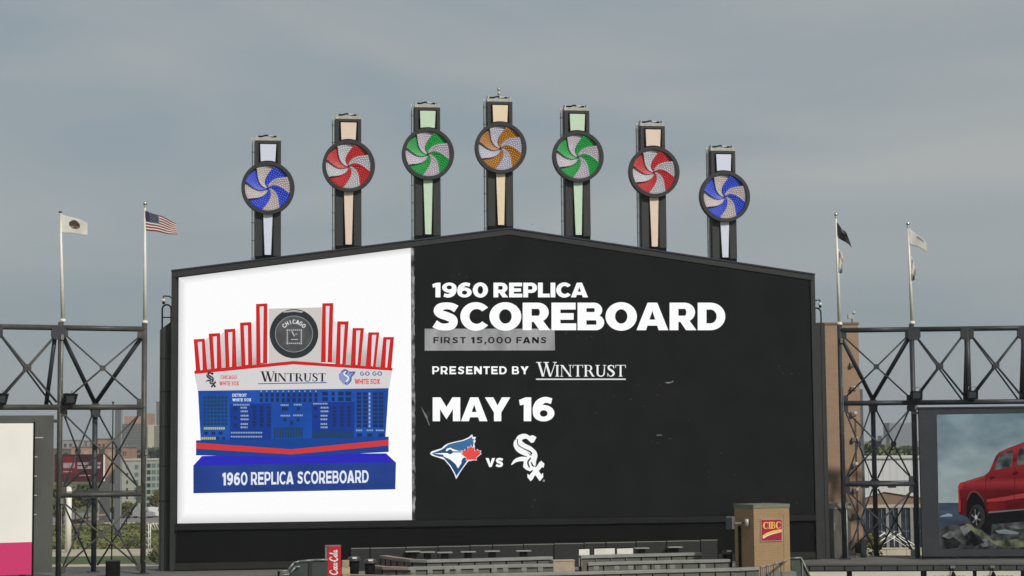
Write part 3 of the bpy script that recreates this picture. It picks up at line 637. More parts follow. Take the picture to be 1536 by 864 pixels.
# ------------------------------------------------------------------ pinwheel towers
WHEELS = [(402, 282, 388, 'blue'), (523, 249, 372, 'red'), (642, 231, 355, 'green'), (751, 222, 339, 'amber'), (867, 235, 358, 'green'), (981, 258, 377, 'red'), (1087, 295, 395, 'blue')]
PALETTE = {'blue': ((.003, .030, .56), (.16, .26, .88), (.46, .40, .40), (.68, .71, .86)), 'red': ((.44, .004, .010), (.78, .10, .10), (.43, .43, .48), (.80, .64, .53)), 'green': ((.000, .25, .03), (.05, .62, .16), (.45, .39, .48), (.57, .74, .56)), 'amber': ((.30, .10, .004), (.82, .44, .06), (.40, .40, .53), (.84, .68, .48))}
RO, RI = 1.70, 1.475
def twist(r): return R(66) * (1 - r / RI) ** 1.55
def blade_mesh():
    v = []; f = []; nr, na = 9, 6
    for i in range(nr + 1):
        r = RI * (.015 + .985 * i / nr)
        for j in range(na + 1):
            t = R(45) * j / na + twist(r); d = (j / na) ** 1.3
            v.append((r * math.cos(t), -.18 - .15 * d * (r / RI) ** .6, r * math.sin(t)))
    for i in range(nr):
        for j in range(na): k = i * (na + 1) + j; f.append((k, k + 1, k + na + 2, k + na + 1))
    k0 = len(v)                                     # riser on the proud side
    for i in range(nr + 1): x, y, z = v[i * (na + 1) + na]; v.append((x, -.17, z))
    for i in range(nr): a = i * (na + 1) + na; f.append((a, k0 + i, k0 + i + 1, a + na + 1))
    me = bpy.data.meshes.new('blade'); me.from_pydata(v, [], f); me.update(); return me
def bulb_mesh():
    v = []; f = []
    r = .22
    while r < RI - .05:
        n = max(1, int(r * R(45) / .142))
        for j in range(n):
            u = (j + .5) / n; t = R(45) * u + twist(r); y = -.18 - .15 * (u ** 1.3) * (r / RI) ** .6
            cx, cz = r * math.cos(t), r * math.sin(t); k = len(v); s_ = .050
            for a in range(5): v.append((cx + s_ * math.cos(a * 1.2566), y - .004, cz + s_ * math.sin(a * 1.2566)))
            v.append((cx, y - .045, cz))
            for a in range(5): f.append((k + a, k + (a + 1) % 5, k + 5))
        r += .140
    me = bpy.data.meshes.new('bulbs'); me.from_pydata(v, [], f); me.update(); return me
BLM, BUM = blade_mesh(), bulb_mesh()
BLM.materials.append(CAB); BUM.materials.append(CAB)
def ring_mesh(ro, ri, y0, y1, n=56):
    b = MB()
    for i in range(n):
        a, c = 2 * math.pi * i / n, 2 * math.pi * (i + 1) / n
        P = lambda r, t, y: (r * math.cos(t), y, r * math.sin(t))
        b.quad(P(ro, a, y0), P(ro, c, y0), P(ri, c, y0), P(ri, a, y0)); b.sm[-1] = False
        b.quad(P(ro, a, y0), P(ro, a, y1), P(ro, c, y1), P(ro, c, y0)); b.sm[-1] = True
        b.quad(P(ri, a, y0), P(ri, c, y0), P(ri, c, y1), P(ri, a, y1)); b.sm[-1] = True
    return b.mesh('ring')
RINGME = ring_mesh(RO, RI, -.38, .1); RINGME.materials.append(RINGM)
BACKME = None
LAB = {0: 'blue and white pinwheel tower at the left end of the roofline', 1: 'red and white pinwheel tower left of the peak, over the white screen', 2: 'green and white pinwheel tower just left of the amber one', 3: 'amber and white pinwheel tower, tallest, at the peak of the scoreboard',
       4: 'green and white pinwheel tower just right of the amber one', 5: 'red and white pinwheel tower right of the peak, over the black screen', 6: 'blue and white pinwheel tower at the right end of the roofline'}
def own(o, m):
    o.material_slots[0].link = 'OBJECT'; o.material_slots[0].material = m; return o
cx_avg = 0
for i, (wx, wy, by, colr) in enumerate(WHEELS):
    wu, wz = BF.at(wx, wy, .1)
    hw = .835; y0 = .30
    zb = roof(wu - hw if wu < XP else wu + hw, e - .12)
    if i == 3: zb = roof(wu - hw, e - .12)
    T = BF.root('pinwheel_tower', LAB[i], 'pinwheel tower', 'pinwheel towers along the scoreboard roofline', wu, y0); T.location.z = wz
    B = zb - wz; ctop = 3.12
    cm, cb, cw, cp = PALETTE[colr]
    MB().box(-hw, hw, 0, .95, B + .52, ctop).build('column', COLM, T, .02)
    MB().box(-hw + .02, hw - .02, .03, .9, B - .3, B + .517).build('plinth', BLACK, T)
    ring = own(link('ring', RINGME, T), RINGM)
    b = MB(); b.tube((0, .0, 0), (0, -.025, 0), RI + .01, seg=40); b.build('backplate', BLACK, T)
    wb = mat('blade_white_' + colr, cw, .5, 0, .08, 3); cb_ = mat('blade_' + colr, cm, .45, 0, .10, 3)
    bw = mat('bulb_white_' + colr, tuple(min(.90, x * 1.9) for x in cw), .3, 0, .05); bc = mat('bulb_' + colr, cb, .3, 0, .05)
    for k in range(8):
        bl = own(link('blade', BLM, T), wb if k % 2 == 0 else cb_); bl.rotation_euler = (0, -R(75 - 45 * k), 0)
        bu = own(link('bulbs', BUM, bl), bw if k % 2 == 0 else bc); tag(bu, kind='stuff')
    MB().tube((0, -.03, 0), (0, -.36, 0), .07, .05, 10).build('hub', RINGM, T)
    pm = mat('panel_' + colr, cp, .5, 0, .03, 1.5)
    # upper light panel over a flat black plate painting in its bay's shadow, arched lower end
    MB().box(-.60, .62, -.012, .0, 1.55, 2.95).build('bay_shade_plate', BLACK, T)
    a0 = [(-.46 + .92 * k / 8, math.sqrt(1.79 ** 2 - (-.46 + .92 * k / 8) ** 2)) for k in range(9)]
    MB().prism([(.52, 2.86), (-.50, 2.86)] + a0, -.12, -.02).build('upper_panel', pm, T)
    bot = B + .60
    MB().box(-.36, .36, -.012, .0, bot - .06, -1.50).build('bay_shade_plate', BLACK, T)  # flat black plate again, shadow of the lower bay painted in
    MB().prism([(-.30, -1.62), (-.20, bot), (.20, bot), (.30, -1.62)], -.12, -.02).build('lower_panel', pm, T)
    # cap tray with launcher rack
    cap = MB().box(-hw + .0, hw - .02, .05, .9, ctop, ctop + .20).build('cap_tray', mat('cap_pale_metal', (.46, .45, .40), .5, .1, .15, 3), T, .01)
    for sx in (-hw + .05, hw - .17): MB().box(sx, sx + .06, .1, .8, ctop + .2, ctop + .42).build('tray_end', GALV, cap)
    b = MB(); b.path([(-.55, .45, ctop + .28), (-.10, .35, ctop + .40), (.12, .45, ctop + .36), (.48, .40, ctop + .25)], .05, 8); b.box(-.62, -.42, .3, .6, ctop + .2, ctop + .36); b.box(.36, .54, .3, .6, ctop + .2, ctop + .36); b.build('launcher_rack', BLACK, cap)
    MB().box(.02, .34, .3, .5, ctop + .31, ctop + .40).build('launcher_cover', GALV, cap)
    # cable ladder up the left side
    b = MB(); b.box(-hw - .20, -hw - .13, .5, .62, B - .15, ctop + .25); b.box(-hw - .06, -hw - .01, .5, .55, B - .15, ctop)
    z = B + .4
    while z < ctop: b.box(-hw - .24, -hw, .48, .52, z, z + .06); z += 1.15
    b.build('cable_ladder', mat('ladder_pale_metal', (.62, .61, .58), .5, .2, .15, 3), T)
    if i == 3:
        b = MB(); b.tube((0, .45, ctop + .2), (0, .45, ctop + .85), .045); b.ball((0, .45, ctop + .62), .11); b.ball((0, .45, ctop + .9), .12); b.build('lightning_rod', GALV, cap)

# ------------------------------------------------------------------ steel trusses
ZT, ZM, ZLO = 21.25, 16.40, 11.05        # top, middle, lower chord
def gusset(T, p, s=.22, m=TRUSS, name='gusset', t=.07):
    b = MB(); x, y, z = p; b.prism([(x - s, z - s * .6), (x - s, z + s * .6), (x - s * .6, z + s), (x + s * .6, z + s), (x + s, z + s * .6), (x + s, z - s * .6), (x + s * .6, z - s), (x - s * .6, z - s)], y - t, y + t); return b.build(name, m, T)
def bar(T, name, a, c, r, m): return MB().tube(a, c, r, r, 12).build(name, m, T)
def xbrace(T, a, b_, c, d, r, m, hub=.17):
    """a-c and b-d diagonals with a hub plate where they cross"""
    bar(T, 'brace', a, c, r, m); bar(T, 'brace', b_, d, r, m)
    k = [(a[i] + b_[i] + c[i] + d[i]) / 4 for i in range(3)]; gusset(T, k, hub, m, 'hub_plate', .06)
def tower(T, xa, xb, xc, yc, zb, m, md, V=True):
    """triangular tower: front posts xa, xb and a rear post (xc, yc)"""
    for x in (xa, xb):
        bar(T, 'post', (x, 0, zb), (x, 0, 21.6), .165, m)
        MB().box(x - .35, x + .35, -.35, .35, zb, zb + .06).build('base_plate', md, T)
    bar(T, 'post', (xc, yc, zb), (xc, yc, ZM + .35), .165, md)
    MB().box(xc - .35, xc + .35, yc - .35, yc + .35, zb, zb + .06).build('base_plate', md, T)
    for z in (ZT, ZM, ZLO): bar(T, 'chord', (xa, 0, z), (xb, 0, z), .17 if z > 12 else .15, m)
    for z in (ZM, ZLO):
        for x in (xa, xb): bar(T, 'chord', (x, 0, z), (xc, yc, z), .12, md)
        gusset(T, (xc, yc - .1, z), .30, md, t=.16)
    g = .18
    for z0, z1 in ((ZM, ZT), (ZLO, ZM), (zb + .1, ZLO)):
        xbrace(T, (xa + g, 0, z0 + .3), (xb - g, 0, z0 + .3), (xb - g, 0, z1 - .35), (xa + g, 0, z1 - .35), .055, m)
        for x in (xa, xb):
            s_ = g if x == xa else -g
            gusset(T, (x + s_ * 1.2, -.02, z1 - .35), .22, m); gusset(T, (x + s_ * 1.2, -.02, z0 + .3), .22, m)
            if z1 <= ZM:
                sy = .25; fx = x + (xc - x) * .1
                xbrace(T, (fx, yc * .08, z0 + .35), (xc + (x - xc) * .08, yc * .92, z0 + .35), (xc + (x - xc) * .08, yc * .92, z1 - .4), (fx, yc * .08, z1 - .4), .055, md)
    for x in (xa, xb): bar(T, 'strut', (x, 0, ZT - .25), (xc, yc, ZM + .3), .14, md)
    gusset(T, (xc, yc - .15, ZM - .3), .27, md, t=.18)
    # cable tray and clamps on the lower chord
    MB().box(xa + .3, xb - .4, .18, .5, ZLO + .16, ZLO + .22).build('cable_tray', md, T)
    for t in (.25, .62): MB().box(xa + (xb - xa) * t, xa + (xb - xa) * t + .5, -.2, .25, ZLO - .24, ZLO - .14).build('clamp', md, T)
LT = LF.root('steel_truss', 'grey tubular steel truss tower left of the scoreboard, carrying two flagpoles', 'truss')
yc = 3.2
xc = LF.at(142, 680, yc)[0]
tower(LT, -5.15, 0, xc, yc, DECK, TRUSS, TRUSSD)
def bays(T, xs, y1, m, md, sgn):
    """box truss spanning outwards from the tower along xs"""
    bar(T, 'chord', (xs[0], 0, ZT), (xs[-1], 0, ZT), .17, m)
    bar(T, 'chord', (xs[0], 0, ZM), (xs[-1], 0, ZM), .17, m)
    bar(T, 'chord', (xs[0], y1, ZM), (xs[-1], y1, ZM), .13, md)
    for a, c in zip(xs, xs[1:]):
        xbrace(T, (a + .2 * sgn, 0, ZM + .3), (c - .2 * sgn, 0, ZM + .3), (c - .2 * sgn, 0, ZT - .35), (a + .2 * sgn, 0, ZT - .35), .07, m, .2)
        xbrace(T, (a + .2 * sgn, y1, ZM + .2), (c - .2 * sgn, y1, ZM + .2), (c - .2 * sgn, .1, ZT - .35), (a + .2 * sgn, .1, ZT - .35), .06, md, .14)
    for x in xs[1:]:
        bar(T, 'post', (x, 0, ZM), (x, 0, ZT), .19, m); bar(T, 'strut', (x, .05, ZT - .2), (x, y1, ZM), .12, md)
        gusset(T, (x, -.03, ZT - .3), .42, md, t=.15); bar(T, 'chord', (x, 0, ZM), (x, y1, ZM), .1, md)
bays(LT, [-5.15, -9.05, -12.9, -16.8], 1.6, TRUSS, TRUSSD, -1)
bar(LT, 'strut', (-5.45, .1, ZT - .3), (-5.72, 1.6, ZM), .13, TRUSSD)
gusset(LT, (-5.3, -.03, ZT - .3), .42, TRUSSD, t=.15)
bar(LT, 'post', (-16.8, 0, DECK), (-16.8, 0, ZM), .165, TRUSS)
RTR = RF.root('steel_truss', 'dark tubular steel truss tower right of the scoreboard, beside the tan brick tower', 'truss')
yc2 = 2.9
tower(RTR, 0, 4.72, RF.at(1312, 720, yc2)[0], yc2, DECK, TRUSSD, TRUSSD)
bays(RTR, [4.72, 8.34, 12.03, 15.7], 1.6, TRUSSD, TRUSSD, 1)
gusset(RTR, (4.86, -.03, ZT - .3), .42, TRUSSD, t=.15)
bar(RTR, 'post', (15.7, 0, DECK), (15.7, 0, ZM), .165, TRUSSD)
# conduits and junction boxes strapped to the posts
for T, x, z0, z1, m in ((LT, -5.10, ZM + .9, 20.6, GALV), (LT, -5.02, DECK, ZLO - .4, GREY), (LT, .12, DECK, ZLO + 2.5, GREY), (RTR, .16, DECK + .2, 9.6, GALV), (RTR, .10, 12.0, 20.5, GREY), (RTR, 4.86, DECK, 16.0, GREY)):
    MB().tube((x, -.17, z0), (x, -.17, z1), .03, seg=8).build('conduit', m, T); MB().box(x - .09, x + .09, -.28, -.12, z1 - .1, z1 + .22).build('junction_box', GREY, T)
    z = z0 + .8
    while z < z1: MB().tube((x - (x - round(x / 4.72) * 4.72) * 0, -.04, z), (x, -.19, z), .045, seg=6).build('strap', GALV, T); z += 1.6
# floodlight boxes on the middle chords
def flood(fr, x, z, label, flip=1):
    T = fr.root('flood_light', label, 'flood light', 'flood lights on the truss chords', x, -.28); T.location.z = z
    b = MB(); b.prism([(-.36, -.05), (-.34, .62), (.42, .58), (.26, -.05)] if flip > 0 else [(-.34, -.02), (-.34, .52), (.36, .52), (.34, -.02)], -.5, .05); b.build('housing', BLACK, T, .02)
    MB().box(-.26, .22, -.53, -.5, .06, .46).build('lens', mat('lens_dark_glass', (.03, .035, .04), .15), T)
    b = MB(); b.path([(-.2, -.2, .55), (-.2, -.2, .80), (.25, -.2, .80), (.25, -.2, .5)] if flip < 0 else [(.1, -.2, .55), (.1, -.2, .78), (.18, -.2, .78)], .025); b.build('yoke', GREY, T)
flood(LF, -4.65, ZM + .2, 'dark flood light box on the left truss, beside the tower post')
flood(LF, -8.75, ZM + .2, 'dark flood light box at the left edge of the photo')
flood(RF, 4.85, ZM + .2, 'dark flood light box on the right truss, at the tower post', -1)
flood(RF, 8.45, ZM + .2, 'dark flood light box above the truck billboard', -1)

# ------------------------------------------------------------------ flagpoles and flags
def pole(fr, bx, by, tx, ty, label, ball=True):
    T = fr.root('flagpole', label, 'flagpole', 'white flagpoles on the trusses')
    p, q = fr.at(bx, by), fr.at(tx, ty)
    MB().tube((p[0], 0, 21.6), (q[0], 0, q[1]), .13, .055, 12).build('pole', WHITEP, T)
    MB().tube((p[0], 0, 21.6), (p[0], 0, 21.78), .2, .16, 12).build('base_collar', WHITEP, T)
    if ball:
        b = MB(); b.tube((q[0], 0, q[1]), (q[0], 0, q[1] + .12), .08, .06); b.build('truck_cap', GALV, T); MB().ball((q[0], 0, q[1] + .24), .13).build('finial', mat('finial_silver', (.7, .7, .7), .25, .8), T)
    else: MB().tube((q[0], 0, q[1]), (q[0], 0, q[1] + .08), .1, .1).build('truck_cap', CAB, T)
    return p, q
pole(LF, 94.5, 485, 90.5, 319, 'white flagpole with a white emblem flag, far left on the left truss', False)
pole(LF, 217.5, 488, 217.5, 311, 'white flagpole flying the striped flag beside the scoreboard')
pole(RF, 1259.5, 491, 1254, 327, 'white flagpole carrying a black flag on the right truss')
pole(RF, 1368.5, 487, 1362, 341, 'white flagpole carrying two white flags on the right truss')
def flagmesh(fr, tl, bl, br, tr, nu, nv, amp, waves, ph=0.0):
    """cloth grid between four picture corners, rippling out of its plane"""
    v = []; f = []
    for j in range(nv + 1):
        for i in range(nu + 1):
            s_, t = i / nu, j / nv
            px = (tl[0] * (1 - s_) + tr[0] * s_) * (1 - t) + (bl[0] * (1 - s_) + br[0] * s_) * t
            py = (tl[1] * (1 - s_) + tr[1] * s_) * (1 - t) + (bl[1] * (1 - s_) + br[1] * s_) * t
            w_ = math.sin(waves * 6.283 * (s_ + .25 * t) + ph) * s_ ** .6
            y = -.05 + amp * w_; q = fr.at(px, py + .9 * w_ * (1 - .3 * t), 0); v.append((q[0], y, q[1]))
    for j in range(nv):
        for i in range(nu): k = j * (nu + 1) + i; f.append((k, k + nu + 1, k + nu + 2, k + 1))
    me = bpy.data.meshes.new('flag'); me.from_pydata(v, [], f); me.polygons.foreach_set('use_smooth', [True] * len(f)); me.update(); return me
def cloth(name, c):
    if name in MC: return MC[name]
    m = mat(name, c, .8, 0, .06, 1.5); t = m.node_tree; b = t.nodes['Principled BSDF']
    tr = t.nodes.new('ShaderNodeBsdfTranslucent'); mx_ = t.nodes.new('ShaderNodeMixShader'); mx_.inputs[0].default_value = .3
    col = b.inputs['Base Color'].links[0].from_socket; t.links.new(col, tr.inputs[0])
    o = [n for n in t.nodes if n.type == 'OUTPUT_MATERIAL'][0]
    t.links.new(b.outputs[0], mx_.inputs[1]); t.links.new(tr.outputs[0], mx_.inputs[2]); t.links.new(mx_.outputs[0], o.inputs[0]); return m
FWH, FRD, FBL, FBK = cloth('flag_white', (.82, .80, .75)), cloth('flag_red', (.30, .008, .03)), cloth('flag_navy', (.03, .035, .10)), cloth('flag_black', (.018, .018, .02))
FGR = cloth('flag_grey', (.42, .42, .42)); FBR = cloth('flag_brown_emblem', (.10, .055, .05)); FBLU = cloth('flag_pale_blue', (.40, .52, .75)); FOL = cloth('flag_olive', (.34, .33, .24))
def flag(fr, corners, nu, nv, amp, waves, ph, paint, mats, label):
    T = fr.root('flag', label, 'flag')
    me = flagmesh(fr, *corners, nu, nv, amp, waves, ph)
    for m in mats: me.materials.append(m)
    for k, p in enumerate(me.polygons): p.material_index = paint((k % nu + .5) / nu, (k // nu + .5) / nv)
    cl = link('cloth', me, T); sm = cl.modifiers.new('thickness', 'SOLIDIFY'); sm.thickness = .012
    p = fr.at(*corners[0]); q = fr.at(*corners[1])
    MB().box(p[0] - .05, p[0] + .01, -.06, -.02, q[1], p[1]).build('hoist_band', mats[0] if len(mats) < 4 else FWH, T)
    for z in (p[1] - .05, q[1] + .05): MB().tube((p[0] - .08, -.04, z), (p[0] + .02, -.04, z), .025).build('clip', GALV, T)
def emblem(s, t):
    d = math.hypot((s - .5) * 1.5, t - .45)
    if d < .30: return 1 if (math.sin(s * 40) + math.sin(t * 23 + s * 9)) > -.5 and d < .24 or t < .32 else (2 if t > .55 else 1)
    return 0
flag(LF, ((91, 321), (91.5, 349), (131, 352), (132, 334)), 30, 22, .12, 1.1, .5, emblem, [FWH, FBR, FOL], 'white flag with a brown emblem on the far left pole')
def usflag(s, t):
    if s < .42 and t < 7 / 13:
        gx, gy = s / .42 * 9, t / (7 / 13) * 7
        return 2 if (gx % 1 > .42 and gx % 1 < .68 and gy % 1 > .42 and gy % 1 < .68 and int(gx) % 2 == int(gy) % 2) else 1
    return 0 if int(t * 13) % 2 == 0 else 2
flag(LF, ((218.5, 316), (219, 346), (265.5, 352), (264.5, 334)), 44, 39, .16, 1.15, 1.0, usflag, [FRD, FBL, FWH], 'red and white striped flag with a blue starred canton')
flag(RF, ((1256.5, 334), (1256.5, 356), (1278, 371), (1270, 352)), 16, 12, .16, .8, .3, lambda s, t: 1 if (abs(s - .55) < .15 and t < .3) else (2 if s > .5 and t > .4 else 0), [FBK, FGR, cloth('flag_charcoal', (.05, .05, .048))], 'black flag drooping from the pole beside the tan tower')
flag(RF, ((1256, 370), (1256, 408), (1263, 410), (1265, 384)), 14, 14, .16, 1.3, .2, lambda s, t: 1 if t > .80 else (2 if abs(t - .25) < .12 and s > .3 else 0), [FWH, FBLU, cloth('flag_pink', (.62, .45, .42))], 'limp white and pale blue flag hanging under the black flag')
flag(RF, ((1363.5, 342), (1364, 366.5), (1391, 377), (1389, 364)), 18, 12, .15, .9, .6, lambda s, t: 1 if (.45 < s < .85 and .12 < t < .30) else 0, [FWH, FGR, FWH], 'upper white flag with a grey mark on the rightmost pole')
flag(RF, ((1366, 382), (1366, 421), (1373, 420), (1374, 404)), 14, 14, .15, 1.4, 1.2, lambda s, t: 1 if t > .70 and s < .7 else 0, [FWH, FOL, FWH], 'limp lower white flag on the rightmost pole')

# ------------------------------------------------------------------ video boards left and right
AL = LF.root('video_board', 'video board at the left edge showing plain cream over magenta', 'video board')
yb_ = -.55
xr = LF.at(80, 700, yb_)[0]; zt_ = LF.at(80, 623, yb_)[1]
ADF = mat('ad_frame_grey', (.075, .078, .070), .6, 0, .2, .6, streak=.4)
MB().box(-18, xr, yb_, yb_ + .45, DECK + .35, zt_).build('frame', ADF, AL)
xp = LF.at(49, 720, yb_ - .05)[0]; zc = LF.at(45, 813, yb_)[1]; ztop = LF.at(40, 635, yb_)[1]; zbot = LF.at(30, 862, yb_)[1]
b = MB(); b.flat([[(-17.4, zc), (xp, zc), (xp, ztop), (-17.4, ztop)]], yb_ - .02); b.build('screen', em_noise('led_cream', (230, 226, 212), (236, 232, 220), .3), AL)
b = MB(); b.flat([[(-17.4, zbot), (xp, zbot), (xp, zc), (-17.4, zc)]], yb_ - .02); tag(b.build('screen', em((202, 62, 108)), AL), 'magenta lower part of the screen')
MB().box(xp, xp + .10, yb_ - .10, yb_ + .0, zbot - .1, ztop + .1).build('bezel', BLACK, AL); MB().box(-17.6, xp + .10, yb_ - .10, yb_, ztop + .0, ztop + .1).build('bezel', ADF, AL)
for k in range(5): z = ztop - .9 - 1.15 * k; MB().box(xp + .1, xp + .1 + (.5 if k == 0 else .16), yb_ - .06, yb_, z, z + .06).build('bolt', GALV, AL)
MB().box(xr, xr + .35, yb_ + .1, yb_ + .3, zt_ - .45, zt_ - .25).build('bracket', TRUSSD, AL)
for x in (-16.5, -12, -7.5): MB().box(x, x + .3, yb_ + .1, yb_ + .35, DECK, DECK + .35).build('foot', TRUSSD, AL)
AR = RF.root('video_board', 'video board at the right edge showing a red pickup truck on rocks', 'video board')
xl = RF.at(1381, 720, yb_)[0]; zt2 = RF.at(1382, 613, yb_)[1]; zb2 = RF.at(1384, 835, yb_)[1]
MB().box(xl, 17.3, yb_, yb_ + .45, zb2, zt2).build('frame', mat('ad_frame_dark', (.032, .035, .042), .55, 0, .2, .8), AR)
MB().box(xl - .04, 17.35, yb_ - .06, yb_ + .5, zt2, zt2 + .10).build('top_flashing', NAVY, AR)
b = MB(); b.box(xl - .4, xl, yb_ + .1, yb_ + .3, zt2 - .35, zt2 - .2); b.build('bracket', TRUSSD, AR)
for x in (xl + 1.9, xl + 4.3, xl + 7.6): MB().box(x, x + .45, yb_ + .05, yb_ + .4, DECK, zb2).build('foot', TRUSSD, AR)
MB().box(xl + .0, 17.2, yb_ + .05, yb_ + .4, zb2 - .12, zb2 - .003).build('lower_rail', BLACK, AR)
T5 = zt(1376, 600, 3.273)
TB = yb_ - .02
zA, zBm = RF.at(1450, 623, TB)[1], RF.at(1450, 755, TB)[1]
pic = art('screen', [[(95, 72), (860, 60), (860, 728), (108, 731)]], em_noise('led_truck_sky', (58, 72, 82), (150, 166, 168), .33, .30, .68, 5, (1, 1, 1.7), axis_grad=(zBm, zA, (150, 160, 156), (84, 112, 126), .5)), RF, AR, TB, T5)
def tp(polys, m, d): return art('truck_picture', polys, m, RF, pic, TB - d, T5)
tp([[(104, 505), (205, 505), (300, 500), (860, 500), (860, 728), (108, 731)]], em_noise('led_sea', (34, 42, 54), (64, 76, 90), .5, .3, .7, 5, (1, 1, 5)), .004)
tp([[(112, 570), (150, 556), (172, 562), (172, 572), (112, 574)]], em((120, 140, 152)), .006)
tp([[(107, 640), (150, 618), (200, 612), (235, 596), (300, 620), (380, 600), (440, 606), (524, 596), (640, 600), (860, 590), (860, 728), (108, 731)]], em_noise('led_rocks', (16, 18, 19), (84, 87, 85), 1.6, .38, .72, 9), .006)
tp([[(235, 604), (262, 612), (330, 652), (372, 690), (420, 690), (524, 678), (640, 684), (640, 715), (524, 722), (430, 727), (370, 704), (300, 664), (250, 630)]], em_noise('led_moss', (40, 45, 34), (108, 112, 88), 1.4, .35, .65, 7), .008)
tp([[(120, 668), (165, 640), (190, 650), (170, 690)], [(205, 622), (240, 612), (262, 640), (230, 668)], [(300, 690), (345, 676), (372, 712), (320, 724)], [(440, 622), (500, 610), (560, 622), (500, 634)]], em_noise('led_rock_facet', (52, 56, 56), (118, 120, 116), 1.8, .35, .7, 8), .0084)
tp([[(130, 700), (175, 672), (215, 700), (200, 727), (140, 728)], [(262, 652), (300, 668), (330, 700), (280, 720), (250, 690)]], em_noise('led_rock_shade', (10, 11, 12), (40, 43, 44), 2, .35, .7, 8), .0088)
tp([[(380, 642), (430, 634), (500, 650), (490, 660), (400, 655)]], em((108, 116, 120)), .008)
tp([[(322, 520), (524, 535), (760, 520), (760, 600), (700, 640), (640, 570), (524, 596), (366, 610), (362, 668), (330, 650), (250, 560)]], em((16, 18, 20)), .008)
TRED = em_noise('led_truck_red', (80, 18, 22), (134, 38, 42), .7, .3, .7, 6, (1, 1, 2.4), ramp=((.28, (74, 15, 19)), (.40, (132, 44, 47)), (.48, (98, 24, 28)), (.68, (122, 34, 38)), (.74, (86, 20, 25)), (.88, (130, 46, 50))), axis_grad=(RF.at(1450, 765, TB)[1], RF.at(1450, 664, TB)[1], (48, 9, 13), (128, 44, 52), .8))
tp([[(200, 425), (208, 408), (240, 398), (330, 370), (352, 352), (362, 330), (385, 275), (402, 256), (440, 238), (524, 206), (600, 200), (660, 250), (700, 330), (790, 360), (800, 520), (524, 540), (360, 556), (342, 570), (334, 520), (318, 480), (295, 456), (270, 448), (252, 468), (243, 510), (240, 572), (205, 560), (203, 480)]], TRED, .010)
tp([[(240, 572), (243, 505), (254, 468), (272, 450), (296, 458), (318, 482), (334, 522), (342, 572), (330, 650), (260, 590)]], em((14, 15, 17)), .012)
tp([[(376, 346), (394, 288), (412, 266), (470, 244), (464, 326)], [(486, 322), (500, 240), (524, 228), (590, 222), (610, 300), (540, 312)]], em_noise('led_window', (34, 40, 42), (104, 112, 110), 1.4, .4, .7), .012)
tp([[(340, 488), (430, 474), (524, 458), (640, 446), (640, 462), (524, 480), (430, 494), (342, 502)], [(240, 400), (330, 373), (334, 380), (245, 408)]], em((142, 50, 52)), .0125)
tp([[(334, 384), (338, 384), (336, 545), (332, 520)], [(478, 330), (482, 330), (476, 540), (472, 542)]], em((84, 14, 18)), .0128)
tp([[(352, 386), (362, 374), (378, 374), (382, 384), (360, 392)], [(464, 366), (472, 354), (492, 350), (496, 362), (474, 372)]], em((70, 16, 20)), .0135)
tp([[(350, 548), (524, 534), (700, 520), (700, 525), (524, 540), (350, 556)]], em((98, 98, 98)), .013)
tp([[(200, 430), (212, 406), (232, 404), (214, 440), (212, 550), (204, 548)]], em((146, 40, 44)), .0128)
tp([[(360, 500), (524, 486), (800, 470), (800, 515), (524, 532), (352, 548), (338, 520)]], em_noise('led_truck_low', (70, 12, 18), (104, 22, 26), .6, .35, .7), .0126)
tp([[(206, 440), (216, 436), (216, 490), (208, 492)]], em((96, 10, 14)), .0132)
tp([stroke([(244, 490, 3), (262, 455, 4), (290, 452, 4), (318, 482, 3)])], em((96, 52, 54)), .0135)
tp([ring_px(294, 572, 38, 60)], em((44, 43, 40)), .015)
tp([ring_px(286, 576, 26, 46)], em((18, 19, 20)), .0165)
sp = []
for k in range(6):
    a = k * math.pi / 3 + .3; sp.append([(288 + 4 * math.cos(a + 1.2), 576 + 7 * math.sin(a + 1.2)), (288 + 23 * math.cos(a - .12), 576 + 41 * math.sin(a - .12)), (288 + 23 * math.cos(a + .16), 576 + 41 * math.sin(a + .16)), (288 + 4 * math.cos(a - 1.2), 576 + 7 * math.sin(a - 1.2))])
tp([ring_px(722, 520, 58, 70)], em((14, 15, 17)), .0142); tp([ring_px(726, 540, 46, 62)], em((44, 43, 40)), .015); tp([ring_px(720, 542, 30, 46)], em((18, 19, 20)), .0165)
tp([[(720 + (x - 288) * 1.15, 542 + (y - 576)) for x, y in p] for p in sp], em((98, 100, 100)), .018); tp([[(792, 385), (806, 382), (812, 430), (796, 436)]], em((170, 168, 160)), .0132); tp([[(740, 500), (812, 490), (816, 530), (770, 545)]], em((30, 31, 33)), .0134)
tp(sp, em((98, 100, 100)), .018); tp([ring_px(288, 576, 6, 10, 14)], em((170, 170, 168)), .0195)

# ------------------------------------------------------------------ right fascia with banners
FY = -5.42
b = MB(); x0 = RF.at(1188, 850, FY)[0]
b.box(x0, 33, FY - .06, FY + .01, DECK - .05, DECK + .06); tag(b.build('deck_edge', mat('deck_edge_metal', (.11, .107, .098), .5, .2, .15, 1)), kind='structure')
zf0, zf1 = RF.at(1300, 858, FY)[1], DECK - .06
fp = tag(MB().box(x0, 33, FY, FY + .3, zf0 - 3, zf1).build('fascia_wall', BLACK), kind='structure')
FPM = mat('fascia_panel_grey', (.058, .062, .060), .5, .1, .2, 1)
edges = [1190, 1214, 1237, 1267, 1297, 1322, 1346, 1376, 1400, 1425, 1450, 1475, 1500, 1525, 1550, 1580]
for a, c in zip(edges, edges[1:]):
    xa_, xb_ = RF.at(a + 1, 850, FY)[0], RF.at(c - 1.2, 850, FY)[0]
    o = MB().box(xa_, xb_, FY - .035, FY - .004, zf0 + .06, zf1 - .04).build('fascia_panel', FPM, fp); o.matrix_parent_inverse = Matrix()
